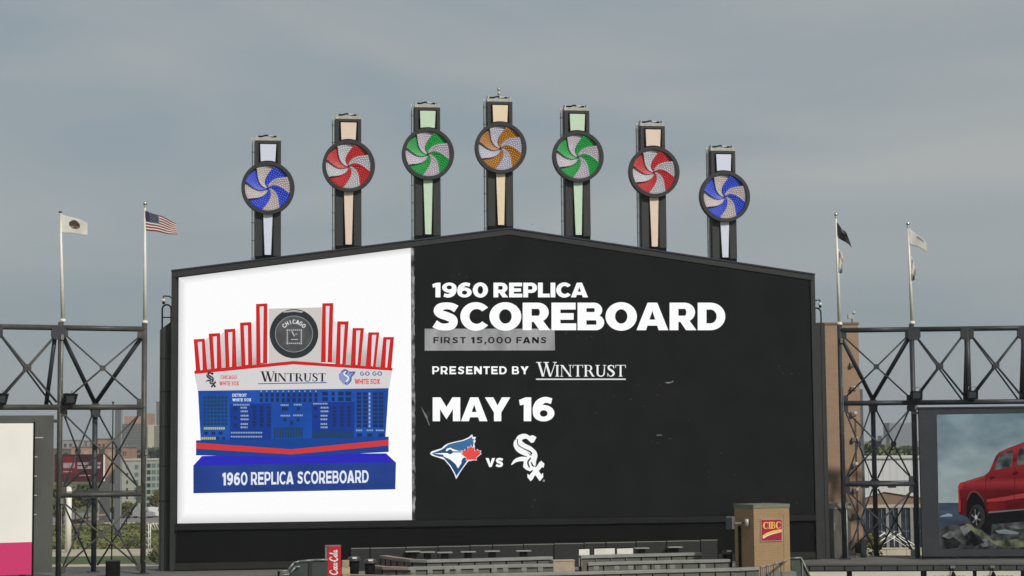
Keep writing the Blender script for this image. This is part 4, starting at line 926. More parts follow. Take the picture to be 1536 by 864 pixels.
for o in (fp, bpy.data.objects['deck_edge']): o.location = RF.O; o.rotation_euler = (0, 0, RF.a)
BANM = mat('banner_white_vinyl', (.62, .60, .52), .6, 0, .05, 1)
bl = ['leftmost cream banner on the deck front, beside the stair railing', 'cream banner on the deck front below the right truss tower', 'cream banner below the left end of the truck board', 'cream banner below the rear wheel of the pictured truck', 'cream banner at the right edge of the photo']
for k, (a, c) in enumerate(((1190, 1270), (1278, 1381), (1390, 1459), (1465, 1531), (1540, 1610))):
    T = RF.root('banner', bl[k], 'banner', 'cream banners along the deck front')
    xa_, xb_ = RF.at(a, 858, FY - .05)[0], RF.at(c, 858, FY - .05)[0]; zt_b = RF.at((a + c) / 2, 856.8 + .004 * (1300 - a), FY - .05)[1]
    MB().box(xa_, xb_, FY - .06, FY - .002, zt_b - 1.1, zt_b).build('vinyl_sheet', BANM, T)
    b = MB(); rr = random.Random(k)
    if k:
        x = xa_ + (xb_ - xa_) * .14
        while x < xb_ - .5:
            l_ = rr.uniform(.10, .22); b.box(x, x + l_, FY - .066, FY - .060, zt_b - .62, zt_b - .30); x += l_ + rr.uniform(.05, .12)
        b.build('printed_marks', mat('banner_dark_print' if k > 1 else 'banner_red_print', (.03, .03, .03) if k > 1 else (.25, .07, .05), .6), T)
    MB().box(xa_ - .03, xb_ + .03, FY - .075, FY - .001, zt_b + .001, zt_b + .05).build('batten', BLACK, T)
# lamps leaning over the deck front
for px, lb in ((1429, 'small dark spot lamp on the deck front below the truck board'), (1489, 'second small dark spot lamp on the deck front, right of the first')):
    T = RF.root('spot_lamp', lb, 'spot lamp', 'spot lamps on the deck front')
    x, z = RF.at(px, 846, FY - .2)
    MB().box(x - .14, x + .14, FY - .2, FY - .065, DECK - .24, DECK - .08).build('bracket', GREY, T); b = MB(); b.tube((x, FY - .15, DECK - .24), (x, FY - .3, DECK - .5), .035); b.build('arm', BLACK, T); b = MB(); b.tube((x, FY - .28, DECK - .48), (x, FY - .38, DECK - .72), .08, .16, 12); b.build('lamp_head', BLACK, T)

# ------------------------------------------------------------------ fan terrace in front of the board
TERM = mat('terrace_concrete', (.22, .215, .19), .85, 0, .15, 1)
for nm, ya_, yb2, zt3 in (('terrace_upper', -11.4, -3.2, 6.2), ('terrace_middle', -13.6, -11.4, 5.85), ('terrace_lower', -15.6, -13.6, 5.5)):
    o = tag(MB().box(-14.2, 16.4, ya_, yb2, 1.0, zt3).build(nm, TERM), kind='structure'); o.location = BF.O; o.rotation_euler = (0, 0, BF.a)
# perforated fence: one panel after another
FEN = BF.root('mesh_fence', 'row of dark perforated fence panels below the scoreboard', 'fence')
fm = mat('perforated_dark_metal', (.035, .038, .035), .6, .2, .2, 8)
t = fm.node_tree; wv = t.nodes.new('ShaderNodeTexWave'); wv.inputs['Scale'].default_value = 4.2; wv.bands_direction = 'X'; g_ = t.nodes.new('ShaderNodeTexCoord'); t.links.new(g_.outputs['Object'], wv.inputs[0])
mm_ = t.nodes.new('ShaderNodeMixRGB'); mm_.blend_type = 'MULTIPLY'; mm_.inputs[0].default_value = .55; bs = t.nodes['Principled BSDF']; lk = bs.inputs['Base Color'].links[0].from_socket
t.links.new(lk, mm_.inputs[1]); t.links.new(wv.outputs[0], mm_.inputs[2]); t.links.new(mm_.outputs[0], bs.inputs['Base Color'])
FYY = -3.6
fe = [526, 555, 609, 657, 705, 739, 785, 831, 876, 909, 954, 1000, 1051, 1077]
for a, c in zip(fe, fe[1:]):
    xa_, xb_ = BF.at(a + .8, 820, FYY)[0], BF.at(c - .8, 820, FYY)[0]; zt3 = BF.at((a + c) / 2, 822 - (a - 526) * .0236, FYY)[1]
    p = MB().box(xa_, xb_, FYY, FYY + .05, 6.2, zt3 - .05).build('panel', fm, FEN)
    MB().box(xa_, xb_, FYY - .03, FYY + .08, zt3 - .05, zt3).build('top_rail', mat('fence_top_metal', (.24, .245, .225), .45, .2), p)
    MB().box(xb_, xb_ + .07, FYY - .02, FYY + .07, 6.2, zt3 + .02).build('post', BLACK, FEN)
# counters (drink rails)
CNT = mat('counter_grey_laminate', (.26, .265, .25), .5, 0, .12, 1.2); CNTP = mat('counter_worn_brown', (.29, .225, .18), .6, 0, .15, 1.2)
OLIV = mat('olive_grey_panel', (.115, .118, .095), .6, 0, .18, 1)
def counter(pts, z, floor, label, brown=0, step=23.0):
    T = BF.root('drink_rail', label, 'drink rail', 'grey drink rails in rows on the fan terrace')
    L = [BF.onz(px, py, z) for px, py in pts]
    for k, (a, c) in enumerate(zip(L, L[1:])):
        d = Vector((c[0] - a[0], c[1] - a[1])); n = Vector((-d.y, d.x)).normalized()
        b = MB(); b.vprism([(a[0] - n.x * .06, a[1] - n.y * .06), (c[0] - n.x * .06, c[1] - n.y * .06), (c[0] + n.x * .42, c[1] + n.y * .42), (a[0] + n.x * .42, a[1] + n.y * .42)], z - .17, z)
        b.build('counter_top', CNTP if k < brown else CNT, T, .015)
    # panels and posts below, about a metre each
    tot = 0; segs = []
    for a, c in zip(L, L[1:]): l_ = math.hypot(c[0] - a[0], c[1] - a[1]); segs.append((tot, l_, a, c)); tot += l_
    def on(s_):
        for t0, l_, a, c in segs:
            if s_ <= t0 + l_ + 1e-6: k = (s_ - t0) / l_; return (a[0] + (c[0] - a[0]) * k, a[1] + (c[1] - a[1]) * k)
        return L[-1][:2]
    n_ = max(1, round(tot / .95))
    for k in range(n_):
        a = on(tot * k / n_ + .05); c = on(tot * (k + 1) / n_ - .05)
        b = MB(); b.vprism([(a[0], a[1] + .05), (c[0], c[1] + .05), (c[0], c[1] + .09), (a[0], a[1] + .09)], floor + .05, z - .172); b.build('panel', OLIV, T)
        p = on(tot * k / n_); MB().box(p[0] - .04, p[0] + .04, p[1] + .1, p[1] + .18, floor, z - .171).build('post', BLACK, T)
counter([(571, 833), (590, 836), (616, 839), (640, 839.6), (690, 838.6), (740, 837.3), (790, 836), (829, 834.8)], 7.25, 6.2, 'upper grey drink rail left of the gap, curved at its left end', 2)
counter([(871, 833.5), (920, 832), (980, 830.6), (1030, 829.3), (1053, 828.8)], 7.25, 6.2, 'upper grey drink rail right of the gap, passing the white boards')
counter([(549, 847.5), (575, 850), (612, 850.8), (680, 849.3), (760, 847), (831, 845.8)], 6.9, 5.85, 'middle grey drink rail left of the gap, brown at its left end', 2)
counter([(882, 844), (950, 842), (1020, 840.3), (1080, 839.2), (1096, 838.8)], 6.9, 5.85, 'middle grey drink rail right of the gap, ending near the brick pillar')
counter([(474, 858.5), (520, 861.5), (580, 863.5), (640, 863), (720, 861), (860, 858), (1000, 854.6), (1110, 851.8), (1140, 850.6)], 6.6, 5.5, 'long lowest grey drink rail running across the bottom of the photo', 2)
# stools tucked at the middle rail
SEATM = mat('stool_beige', (.25, .24, .20), .6, 0, .1, 2)
def stool(px, py, lab):
    x, y, _ = BF.onz(px, py, 6.80); T = BF.root('bar_stool', lab, 'bar stool', 'beige bar stools along the middle drink rail', x, y); T.location.z = 5.85
    MB().box(-.15, .15, -.02, .02, .72, .95).build('backrest', SEATM, T, .01)
    MB().box(-.17, .17, .02, .38, .62, .67).build('seat', SEATM, T, .01)
    for sx in (-.15, .15):
        for sy in (.04, .36): MB().tube((sx, sy, 0), (sx * .9, sy, .62), .018, seg=6).build('leg', BLACK, T)
stool_names = ['first', 'second', 'third', 'fourth', 'fifth', 'sixth', 'seventh', 'eighth', 'ninth']
for k, px in enumerate((624, 646, 668, 691, 714, 738, 761, 785, 806)):
    stool(px + (k * 37 % 11 - 5) * .9, 854.2 - (px - 624) * .017, stool_names[k] + ' beige bar stool from the left, under the middle rail left of the gap')
for k, px in enumerate((899, 922, 944, 967, 988, 1012, 1050)):
    stool(px + (k * 53 % 11 - 5) * .9, 849.3 - (px - 899) * .017, stool_names[k] + ' beige bar stool from the left, under the middle rail right of the gap')
# high tables between fence and rail
for k, (px, py) in enumerate(((619, 826.5), (641, 827.5), (667, 828), (702, 827), (738, 826), (785, 825.6), (962, 821.5), (1012, 820))):
    x, y, _ = BF.onz(px, py, 7.38)
    T = BF.root('high_table', '%s high table with a grey top, counted from the left, behind the upper rail' % stool_names[k], 'table', 'small high tables in front of the mesh fence', x, y); T.location.z = 6.2
    MB().box(-.46, .46, -.3, .3, 1.12, 1.18).build('table_top', mat('table_top_grey', (.30, .30, .28), .5), T, .015)
    MB().box(-.22, .22, -.15, .15, .35, 1.118).build('pedestal', BLACK, T); MB().box(-.28, .28, -.22, .22, 0, .05).build('base', BLACK, T)
# white boards by the gap
x0, z0 = BF.at(868, 844, -7.8); WB = BF.root('notice_boards', 'row of three bright white notice boards behind the upper rail', 'notice board')
nb = mat('notice_white', (.80, .77, .71), .55, 0, .10, 1.2)
for a, c, t_, bt in ((868.5, 884, 823.6, 848), (891.5, 922, 822.8, 845), (925.5, 949.5, 822.6, 843)):
    xa_, ztp = BF.at(a, t_, -7.8); xb_ = BF.at(c, t_, -7.8)[0]
    p = MB().prism([(xa_, 6.5), (xa_, ztp - .02), (xb_, ztp), (xb_, 6.5)], -7.82, -7.77).build('board', nb, WB)
    MB().box(xa_ - .03, xb_ + .03, -7.8, -7.75, ztp, ztp + .05).build('top_trim', BLACK, p)
for a in (886, 888.6, 923.3): xa_ = BF.at(a, 824, -7.8)[0]; MB().box(xa_ - .03, xa_ + .05, -7.84, -7.75, 6.2, BF.at(a, 823.5, -7.8)[1]).build('post', mat('board_post_dark', (.05, .03, .035), .5) if a > 900 else CAB, WB)
MB().box(BF.at(868, 830, -7.8)[0], BF.at(950, 830, -7.8)[0], -7.74, -7.70, 6.2, 6.6).build('back_rail', CAB, WB)
x, y, _ = BF.onz(864.7, 847, 6.3)
YB = BF.root('yellow_bollard', 'small yellow bollard beside the white notice boards', 'bollard', None, x, y); YB.location.z = 6.2
MB().tube((0, 0, 0), (0, 0, .62), .13, .12, 12).build('body', mat('yellow_paint', (.50, .30, .03), .5), YB); MB().tube((0, 0, .62), (0, 0, .68), .12, .06, 12).build('cap', mat('yellow_paint', (.5, .3, .03)), YB)
# beige landing block at the gap
xa_, _ = BF.at(829, 846, -10.4); xb_, _ = BF.at(861, 846, -10.4)
LB = BF.root('landing_block', 'low tan landing block in the gap between the drink rails', 'landing')
zt3 = BF.at(845, 841.5, -10.6)[1]
MB().box(xa_, xb_, -10.6, -9.9, 6.2, zt3).build('block', mat('tan_concrete', (.42, .34, .25), .8, 0, .12, 1.5), LB, .02); MB().box(xa_ - .02, xb_ + .02, -10.64, -9.9, zt3, zt3 + .05).build('cap_slab', mat('tan_concrete_cap', (.46, .38, .29), .8, 0, .12, 1.5), LB)
# bins with domed lids
for px, py, lab in ((531, 834.5, 'dark bin with a domed lid and white label, right of the red sign'), (555, 838, 'second dark bin, between the red sign and the mesh fence'), (1091, 824.5, 'dark bin with a pale lid beside the brick pillar')):
    x, y, _ = BF.onz(px, py, 7.42); T = BF.root('litter_bin', lab, 'bin', 'dark litter bins on the fan terrace', x, y); T.location.z = 6.2
    MB().tube((0, 0, 0), (0, 0, .95), .28, .30, 16).build('body', BLACK, T); b = MB(); b.tube((0, 0, .95), (0, 0, 1.05), .44, .42, 16); b.ball((0, 0, 1.05), .40, 16, 8, (1, 1, .45)); b.build('lid', mat('bin_lid_dark', (.05, .045, .045), .35), T)
    MB().box(-.12, .14, -.42, -.36, 1.10, 1.20).build('label_plate', mat('notice_white', (.8, .77, .71)), T)
# stair railing at the lower left, red cooler, red drink sign, crates
SR = BF.root('stair_railing', 'dark green railing with stepped pale handrail, lower left of the terrace', 'railing')
yy = -13.0
RAILM = mat('handrail_pale_metal', (.25, .265, .245), .4, .3, .1, 2); RPAN = mat('railing_dark_panel', (.052, .062, .057), .5, .1, .2, 1.5)
pp = lambda px, py: (lambda q: (q[0], yy, q[1]))(BF.at(px, py, yy))
MB().path([pp(*p) for p in ((419, 858), (431.5, 856), (440.5, 844.5), (449, 842), (471, 840), (492, 839.6))], .055).build('handrail', RAILM, SR)
MB().path([(x, y - .12, z) for x, y, z in [pp(*p) for p in ((419, 863), (434, 861), (443, 850.5), (450, 849.4))]], .05).build('handrail', RAILM, SR)
for q in ([(433, 858), (442, 846), (465, 843), (465, 880), (433, 880)], [(466.5, 843), (492, 842), (492, 880), (466.5, 880)], [(419, 861), (432, 859), (432, 880), (419, 880)]):
    MB().prism([BF.at(*p, yy) for p in q], yy + .07, yy + .11).build('panel', RPAN, SR)
MB().box(pp(465.8, 850)[0] - .1, pp(465.8, 850)[0] + .1, yy - .02, yy + .18, 5.4, pp(466, 841)[2]).build('post', CAB, SR)
MB().box(pp(418.5, 858)[0] - .1, pp(418.5, 858)[0] + .05, yy - .1, yy + .15, 4.9, pp(418, 857)[2]).build('post', BLACK, SR)
def onbf(name, lab, cat, y, px0, px1, pt, pb, zmin=None):
    xa_, zt3 = BF.at(px0, pt, y); xb_, zb3 = BF.at(px1, pb, y)
    return BF.root(name, lab, cat), xa_, xb_, (zb3 if zmin is None else zmin), zt3
T, a, c, z0, z1 = onbf('drink_cooler', 'low red drinks cooler left of the tall red sign', 'cooler', -12.0, 474, 489, 842.5, 856, 5.85)
CRED = mat('soft_drink_red', (.50, .018, .03), .4, 0, .06, 2); SCRW = mat('script_white', (.8, .78, .76), .5, 0, .03)
MB().box(a, c, -12, -11.4, z0, z1).build('body', mat('cooler_dull_red', (.30, .03, .04), .5, 0, .25, 6), T, .02); MB().box(a - .02, c + .02, -12.04, -11.4, z1, z1 + .05).build('lid', CAB, T)
T, a, c, z0, z1 = onbf('drink_sign', 'tall red soft drink sign with vertical white script', 'sign', -12.6, 491.5, 511.5, 819.5, 858, 5.85)
MB().box(a, c, -12.6, -12.2, z0, z1).build('box', CRED, T, .015); MB().box(a - .14, a - .005, -12.55, -12.2, z0, z1 + .02).build('side_trim', GREY, T); MB().box(a - .14, c, -12.58, -12.2, z1 + .002, z1 + .05).build('top_trim', GREY, T)
# white script running up the sign: hand-drawn strokes, (along, across) then turned a quarter
def scr(pts): return stroke(pts)
S_ = [scr([(.95, .75, .05), (.80, 1.02, .09), (.45, 1.0, .10), (.12, .62, .13), (.10, .25, .13), (.38, .0, .12), (.75, .10, .08), (1.0, .3, .06)]),
      scr([(1.22, .5, .07), (1.05, .3, .1), (1.15, .03, .09), (1.38, .1, .1), (1.42, .4, .09), (1.22, .52, .06)]),
      scr([(1.85, .45, .07), (1.66, .5, .08), (1.56, .25, .11), (1.68, .02, .09), (1.9, .12, .06)]),
      scr([(2.3, .5, .07), (2.1, .45, .09), (2.02, .2, .11), (2.16, .02, .09), (2.34, .25, .08), (2.38, .5, .08), (2.36, .1, .09), (2.55, .08, .06)]),
      scr([(2.6, .35, .07), (2.85, .35, .07)]),
      scr([(3.75, .72, .05), (3.6, 1.02, .09), (3.25, 1.0, .10), (2.98, .62, .13), (2.95, .25, .13), (3.2, .0, .12), (3.55, .10, .08), (3.8, .35, .06)]),
      scr([(4.05, .5, .07), (3.88, .3, .1), (3.96, .03, .09), (4.18, .1, .1), (4.22, .4, .09), (4.05, .52, .06)]),
      scr([(4.38, .2, .07), (4.62, .95, .08), (4.5, 1.05, .07), (4.42, .5, .09), (4.46, .05, .08), (4.65, .12, .06)]),
      scr([(5.02, .5, .07), (4.84, .45, .09), (4.78, .2, .11), (4.9, .02, .09), (5.06, .25, .08), (5.1, .5, .08), (5.1, .1, .09), (5.3, .1, .06)]),
      scr([(.6, -.12, .04), (1.6, -.22, .07), (2.8, -.12, .05)])]
xm = (a + c) / 2; sz = (z1 - .12 - (z1 - 1.62)) / 3.9
b = MB()
for k, p in enumerate(S_[:9]):
    b.flat([[(xm + .17 - v * .40, z1 - 1.60 + u * .265) for u, v in p]], -12.604 - .0008 * k)
b.build('script_lettering', SCRW, T)
T, a, c, z0, z1 = onbf('crate_stack', 'stack of tan crates right of the tall red sign', 'crates', -12.4, 512.5, 526, 840.5, 858, 5.85)
h_ = (z1 - z0) / 4
for k in range(4): MB().box(a + .03 * (k % 2), c - .04 * ((k + 1) % 2) - (.08 if k == 3 else 0), -12.4, -11.9, z0 + h_ * k, z0 + h_ * (k + 1) - .012).build('crate', mat('crate_tan', (.36, .29, .18), .7, 0, .12, 3) if k % 2 else mat('crate_tan_light', (.44, .37, .25), .7, 0, .12, 3), T, .015)

# ------------------------------------------------------------------ brick pillar with the bank sign
CF = Frame(1131, 800, 111.5, 26)
def brickmat(name, c1, c2, mortar, sx):
    m = mat(name, c1, .85, 0, .1, 1.0); t = m.node_tree; bs = t.nodes['Principled BSDF']
    br = t.nodes.new('ShaderNodeTexBrick'); br.inputs['Scale'].default_value = sx; br.inputs['Color1'].default_value = c1 + (1,); br.inputs['Color2'].default_value = c2 + (1,); br.inputs['Mortar'].default_value = mortar + (1,)
    br.inputs['Mortar Size'].default_value = .018; br.inputs['Brick Width'].default_value = .44; br.inputs['Row Height'].default_value = .145
    g = [n for n in t.nodes if n.type == 'TEX_COORD'][0]; s3 = t.nodes.new('ShaderNodeSeparateXYZ'); c3 = t.nodes.new('ShaderNodeCombineXYZ'); ad = t.nodes.new('ShaderNodeMath')
    t.links.new(g.outputs['Object'], s3.inputs[0]); t.links.new(s3.outputs[0], ad.inputs[0]); t.links.new(s3.outputs[1], ad.inputs[1]); t.links.new(ad.outputs[0], c3.inputs[0]); t.links.new(s3.outputs[2], c3.inputs[1]); t.links.new(c3.outputs[0], br.inputs[0])
    ml = t.nodes.new('ShaderNodeMixRGB'); ml.blend_type = 'MULTIPLY'; ml.inputs[0].default_value = .35
    cr_ = [n for n in t.nodes if n.type == 'VALTORGB'][0]; cr_.color_ramp.elements[0].color = (.6, .6, .6, 1); cr_.color_ramp.elements[1].color = (1, 1, 1, 1)
    t.links.new(br.outputs[0], ml.inputs[1]); t.links.new(cr_.outputs[0], ml.inputs[2]); t.links.new(ml.outputs[0], bs.inputs['Base Color']); return m
BRK = brickmat('tan_brick', (.36, .235, .12), (.335, .215, .107), (.36, .26, .155), 1.0)
BP = CF.root('brick_pillar', 'tan brick pillar with a maroon bank sign, right of the drink rails', 'pillar')
wp = CF.at(1184.5, 800, 0)[0]; ztp = CF.at(1131, 757, 0)[1]; ztb = CF.at(1131, 762.5, 0)[1]
MB().box(0, wp, 0, 2.1, 5.0, ztb).build('shaft', BRK, BP)
MB().box(-.03, wp + .03, -.03, 2.13, ztb, ztp).build('cap', mat('cap_green_grey', (.17, .19, .145), .6, 0, .12, 2), BP)
sg = MB().prism([CF.at(*p, -.06) for p in ((1141, 778.5), (1174, 778), (1174, 811.5), (1141, 812.5))], -.06, -.002).build('sign_frame', mat('sign_frame_pale', (.42, .30, .24), .5), BP)
MAR = mat('sign_maroon', (.34, .016, .045), .45, 0, .05, 2)
MB().prism([CF.at(*p, -.075) for p in ((1142.6, 779.8), (1172.6, 779.3), (1172.6, 810.2), (1142.6, 811))], -.075, -.0605).build('sign_face', MAR, sg)
YEL = mat('sign_yellow', (.88, .52, .11), .5, 0, .03, 2)
put_text('sign_lettering', 'CIBC', SFB, CF, (1144.6, 1171.3, 783.2, 793.4, 782.4, 792.6), YEL, sg, -.080, .02)
Z7 = zt(1080, 740, 6.97)
art('sign_swoosh', [[(445, 440), (490, 412), (560, 388), (645, 374), (645, 394), (560, 408), (495, 432), (446, 462)]], YEL, CF, sg, -.080, Z7)
art('sign_swoosh', [[(446, 462), (495, 434), (560, 411), (645, 397), (645, 403), (560, 424), (500, 446), (452, 474)]], mat('sign_cream', (.86, .74, .56), .5, 0, .03, 2), CF, sg, -.081, Z7)
b = MB(); b.box(wp * .82, wp * .83, -.012, 0, 5.2, ztb - .4); b.build('conduit', mat('tan_brick_joint', (.22, .15, .08), .7), BP)
MB().tube((-.09, 1.45, 5.2), (-.09, 1.45, ztp - 1.3), .08, seg=10).build('downpipe', BLACK, BP)
# speaker and lamp on the left face of the pillar
b = MB(); b.box(-.7, -.002, 1.0, 1.12, ztp - 1.15, ztp - 1.05); ar = b.build('bracket_arm', GREY, BP)
SPK = CF.root('speaker_box', 'grey loudspeaker box on an arm at the left side of the brick pillar', 'speaker', None, -.72, 1.05); SPK.location.z = ztp - 1.1; SPK.rotation_euler.z = R(-20)
MB().box(-.42, .0, -.3, .3, -.36, .38).build('cabinet', GREY, SPK, .03); MB().box(-.40, -.04, -.33, -.305, -.32, .34).build('grille', mat('speaker_grille', (.028, .032, .045), .7), SPK)
LMP = CF.root('wall_lamp', 'pale cylindrical wall lamp on the shaded side of the brick pillar', 'lamp', None, -.002, .5); LMP.location.z = ztp - 1.05
MB().tube((-.16, 0, -.22), (-.16, 0, .2), .12, .12, 14).build('shade', GALV, LMP); MB().box(-.10, .0, -.06, .06, -.05, .05).build('mount', GREY, LMP)
# picket rail right of the pillar foot and green stair side
PR = BF.root('picket_rail', 'curved grey picket railing at the foot of the brick pillar', 'railing')
L = [BF.onz(px, py, 6.85) for px, py in ((1141, 851), (1150, 848.5), (1162, 845.5), (1174, 842), (1186, 838))]
MB().path(L, .075).build('handrail', mat('counter_worn_brown', (.2, .19, .16)), PR)
for k in range(14):
    t_ = k / 13 * (len(L) - 1); i = min(int(t_), len(L) - 2); f_ = t_ - i; p = [L[i][j] + (L[i + 1][j] - L[i][j]) * f_ for j in range(3)]
    MB().box(p[0] - .02, p[0] + .02, p[1], p[1] + .04, 5.3, p[2]).build('picket', CAB if k % 3 == 0 else GREY, PR)
GS = BF.root('stair_railing', 'dark green stair side with a pale sloping handrail beside the brick pillar', 'railing')
yy = -10.0
MB().prism([BF.at(*p, yy) for p in ((1187, 838), (1202, 836), (1216, 868), (1187, 868))], yy, yy + .08).build('panel', mat('green_stair_panel', (.07, .09, .075), .45, .1, .2, 2), GS)
MB().path([(*(lambda q: (q[0], yy - .06, q[1]))(BF.at(*p, yy)),) for p in ((1187, 837.5), (1201, 836.5), (1215, 866))], .06).build('handrail', RAILM, GS)
q = BF.at(1203.5, 850, yy); MB().box(q[0] - .05, q[0] + .03, yy - .08, yy, 5.2, BF.at(1203, 842, yy)[1]).build('post', GREY, GS)

# ------------------------------------------------------------------ tan brick tower, utility cabinet behind the right truss
TF = Frame(1229, 600, 133, 3)
TB_ = TF.root('brick_tower', 'tall tan brick tower with small wall lamps behind the right truss', 'building')
BRK2 = brickmat('tower_tan_brick', (.40, .26, .17), (.36, .235, .15), (.38, .28, .20), 1.0)
wt = TF.at(1290, 600)[0]; zt3 = TF.at(1260, 487)[1]
MB().box(0, wt, 0, 5, 0, zt3).build('wall', BRK2, TB_)
MB().box(-.05, wt + .05, -.05, 5.05, zt3, zt3 + .16).build('coping', mat('coping_brown', (.20, .14, .10), .6), TB_)
MB().box(wt - .12, wt + .28, .3, 5.2, 0, zt3 - 4.6).build('side_trim', mat('trim_blue_grey', (.11, .125, .14), .5), TB_)
for z in [18.9, 17.2, 15.4, 13.6, 11.8, 10.0, 8.2]:
    z += .45; l_ = MB().box(wt - .66, wt - .28, -.10, -.001, z - .14, z + .15).build('wall_lamp', mat('lamp_plate_pale', (.32, .29, .25), .5), TB_)
    MB().box(wt - .68, wt - .48, -.24, -.102, z - .18, z + .06).build('lamp_hood', mat('lamp_hood_grey', (.16, .15, .14), .5), l_); MB().box(wt - .46, wt - .28, -.16, -.102, z - .03, z + .15).build('lamp_glass', mat('lamp_glass_white', (.7, .69, .66), .3), l_)
MB().tube((wt - .36, -.08, 1), (wt - .36, -.08, 15.5), .025, seg=6).build('conduit', CAB, TB_)
q = TF.at(1281, 480)
b = MB(); b.tube((q[0], .6, zt3 + .15), (q[0], .6, zt3 + .6), .05); b.build('roof_camera_post', GREY, TB_); b = MB(); b.box(q[0] - .3, q[0] + .05, .45, .75, zt3 + .45, zt3 + .75); b.ball((q[0] + .14, .6, zt3 + .88), .12); b.build('roof_camera', GALV, TB_)
UC = RF.root('utility_cabinet', 'weathered grey utility cabinet with a pale cap behind the right truss post', 'cabinet')
yq = .9
xa_, zc_ = RF.at(1236, 755, yq); xb_ = RF.at(1277, 755, yq)[0]; zc2 = RF.at(1250, 763, yq)[1]
MB().box(xa_, xb_ - .06, yq, yq + 1.6, DECK, zc2).build('body', mat('weathered_grey_panel', (.105, .10, .082), .75, 0, .3, 1.2, .2, streak=.4), UC, .02)
MB().box(xa_ - .04, xb_ - .02, yq - .05, yq + 1.65, zc2, zc_).build('cap', mat('cabinet_cap_pale', (.33, .32, .28), .6, 0, .25, 2, streak=.3), UC)
MB().tube((xa_ - .1, yq - .1, DECK), (xa_ - .1, yq - .1, zc_ + .1), .055).build('side_pipe', GREY, UC)
MB().box(xa_ + .62, xa_ + .66, yq - .02, yq - .001, 8.0, 8.5).build('handle', GALV, UC)
T = RF.root('equipment_case', 'black upright equipment case at the foot of the right truss', 'case')
xa_ = RF.at(1283.5, 830, 1.8)[0]; xb_ = RF.at(1300, 830, 1.8)[0]; zq = RF.at(1290, 815, 1.8)[1]
MB().box(xa_, xa_ + .32, 1.8, 2.2, DECK + .3, zq).build('case_body', BLACK, T, .02); MB().box(xa_ + .36, xb_, 1.75, 2.2, DECK, zq + .25).build('case_body', CAB, T, .02); MB().box(xa_ + .05, xa_ + .3, 1.85, 2.1, DECK, DECK + .297).build('case_foot', GREY, T)
# thin mast and dark bin by the left tower
T = LF.root('dark_case', 'dark box standing on the deck inside the left truss tower', 'box')
yq = -1.6; xa_, zq = LF.at(161.5, 842.5, yq); xb_ = LF.at(180.5, 842, yq)[0]
MB().box(xa_, xb_, yq, yq + .6, DECK, zq).build('body', BLACK, T, .02); MB().box(xa_ - .02, xb_ + .02, yq - .02, yq + .62, zq, zq + .05).build('lid', CAB, T)
T = LF.root('thin_mast', 'thin dark mast standing inside the left truss tower', 'mast')
yq = 3.6; xa_, zq = LF.at(169.5, 605, yq)
MB().tube((xa_, yq, DECK), (xa_, yq, zq), .045, .035, 8).build('pole', BLACK, T); MB().ball((xa_, yq, zq + .05), .07).build('tip', BLACK, T)

# ------------------------------------------------------------------ town beyond: left gap
def wpt(px, py, d): r = ray(px, py); return CAM + r * (d / r.y)
def window_grid(par, x0, x1, z0, z1, nx, nz, y, m, fx=.55, fz=.55, name='window'):
    me = None
    for i in range(nx):
        for j in range(nz):
            cx = x0 + (x1 - x0) * (i + .5) / nx; cz = z0 + (z1 - z0) * (j + .5) / nz; hx = (x1 - x0) / nx * fx / 2; hz = (z1 - z0) / nz * fz / 2
            if me is None: me = MB().box(-hx, hx, -.06, .0, -hz, hz).mesh('window'); me.materials.append(m)
            o = link(name, me, par); o.location = (cx, y - .004, cz)
def house(name, lab, px0, px1, pt, d, z0, depth, m, yaw=0, group=None):
    """a building whose front spans px0..px1 and whose top shows at row pt, standing d metres away"""
    a, c = wpt(px0, pt, d), wpt(px1, pt, d)
    T = root(name, (a.x, d, z0), R(yaw), lab, 'building', group); W = (c.x - a.x) / math.cos(R(yaw)); H = a.z - z0
    MB().box(0, W, 0, depth, 0, H).build('wall', m, T); return T, W, H
GLS = mat('window_dark_glass', (.04, .05, .06), .15, 0, .2, .3); GLT = mat('window_teal_glass', (.12, .20, .20), .15, 0, .15, .3)
T, W, H = house('apartment_block', 'pale green-grey modern apartment block beyond the left truss', 181, 244, 691, 400, 0, 14, mat('apartment_render', (.36, .37, .31), .8, 0, .06, .2))
MB().box(-.2, W + .2, -.2, 14.2, H, H + .35).build('roof', mat('parapet_pale', (.45, .44, .38), .8), T)
window_grid(T, W * .60, W * .98, .8, H - .4, 3, 7, 0, GLT, .72, .62)
window_grid(T, W * .62, W * .74, .8, H - .4, 1, 7, -.08, GLS, .6, .55)
window_grid(T, W * .12, W * .20, .8, H - .6, 1, 6, 0, GLS, .5, .45)
window_grid(T, W * .30, W * .46, .8, H - .6, 1, 6, 0, GLT, .55, .55)
T, W, H = house('office_tower', 'far grey banded tower with an orange top behind the left truss', 183, 222, 636, 1800, 0, 30, mat('far_tower_grey', (.17, .165, .14), .8, 0, .08, .05))
MB().box(W * .1, W * .98, -1, 28, H, H + 7.5).build('penthouse', mat('far_orange_brick', (.40, .225, .155), .8), T); MB().box(W * .88, W * 1.05, -1.5, 28, H - 3, H + 10).build('stair_core', mat('far_orange_brick', (.40, .225, .155)), T)
for k in range(9): MB().box(W * .02, W * .98, -.3, 0, H * .30 + H * .075 * k, H * .30 + H * .075 * k + 1.4).build('window_band', mat('far_band_dark', (.09, .09, .085), .5), T)
T, W, H = house('tower_block', 'far cream tower block with balcony rows, right of the banded tower', 221.5, 231, 637, 1750, 0, 16, mat('far_cream', (.56, .50, .38), .8))
window_grid(T, W * .80, W * 1.9, H * .3, H * .97, 1, 12, 1.0, mat('far_band_dark', (.09, .09, .085)), .9, .5, 'balcony')
MB().box(W, W * 1.85, 1.2, 16, 0, H * .98).build('wing', mat('far_cream_wing', (.40, .36, .28), .8), T)
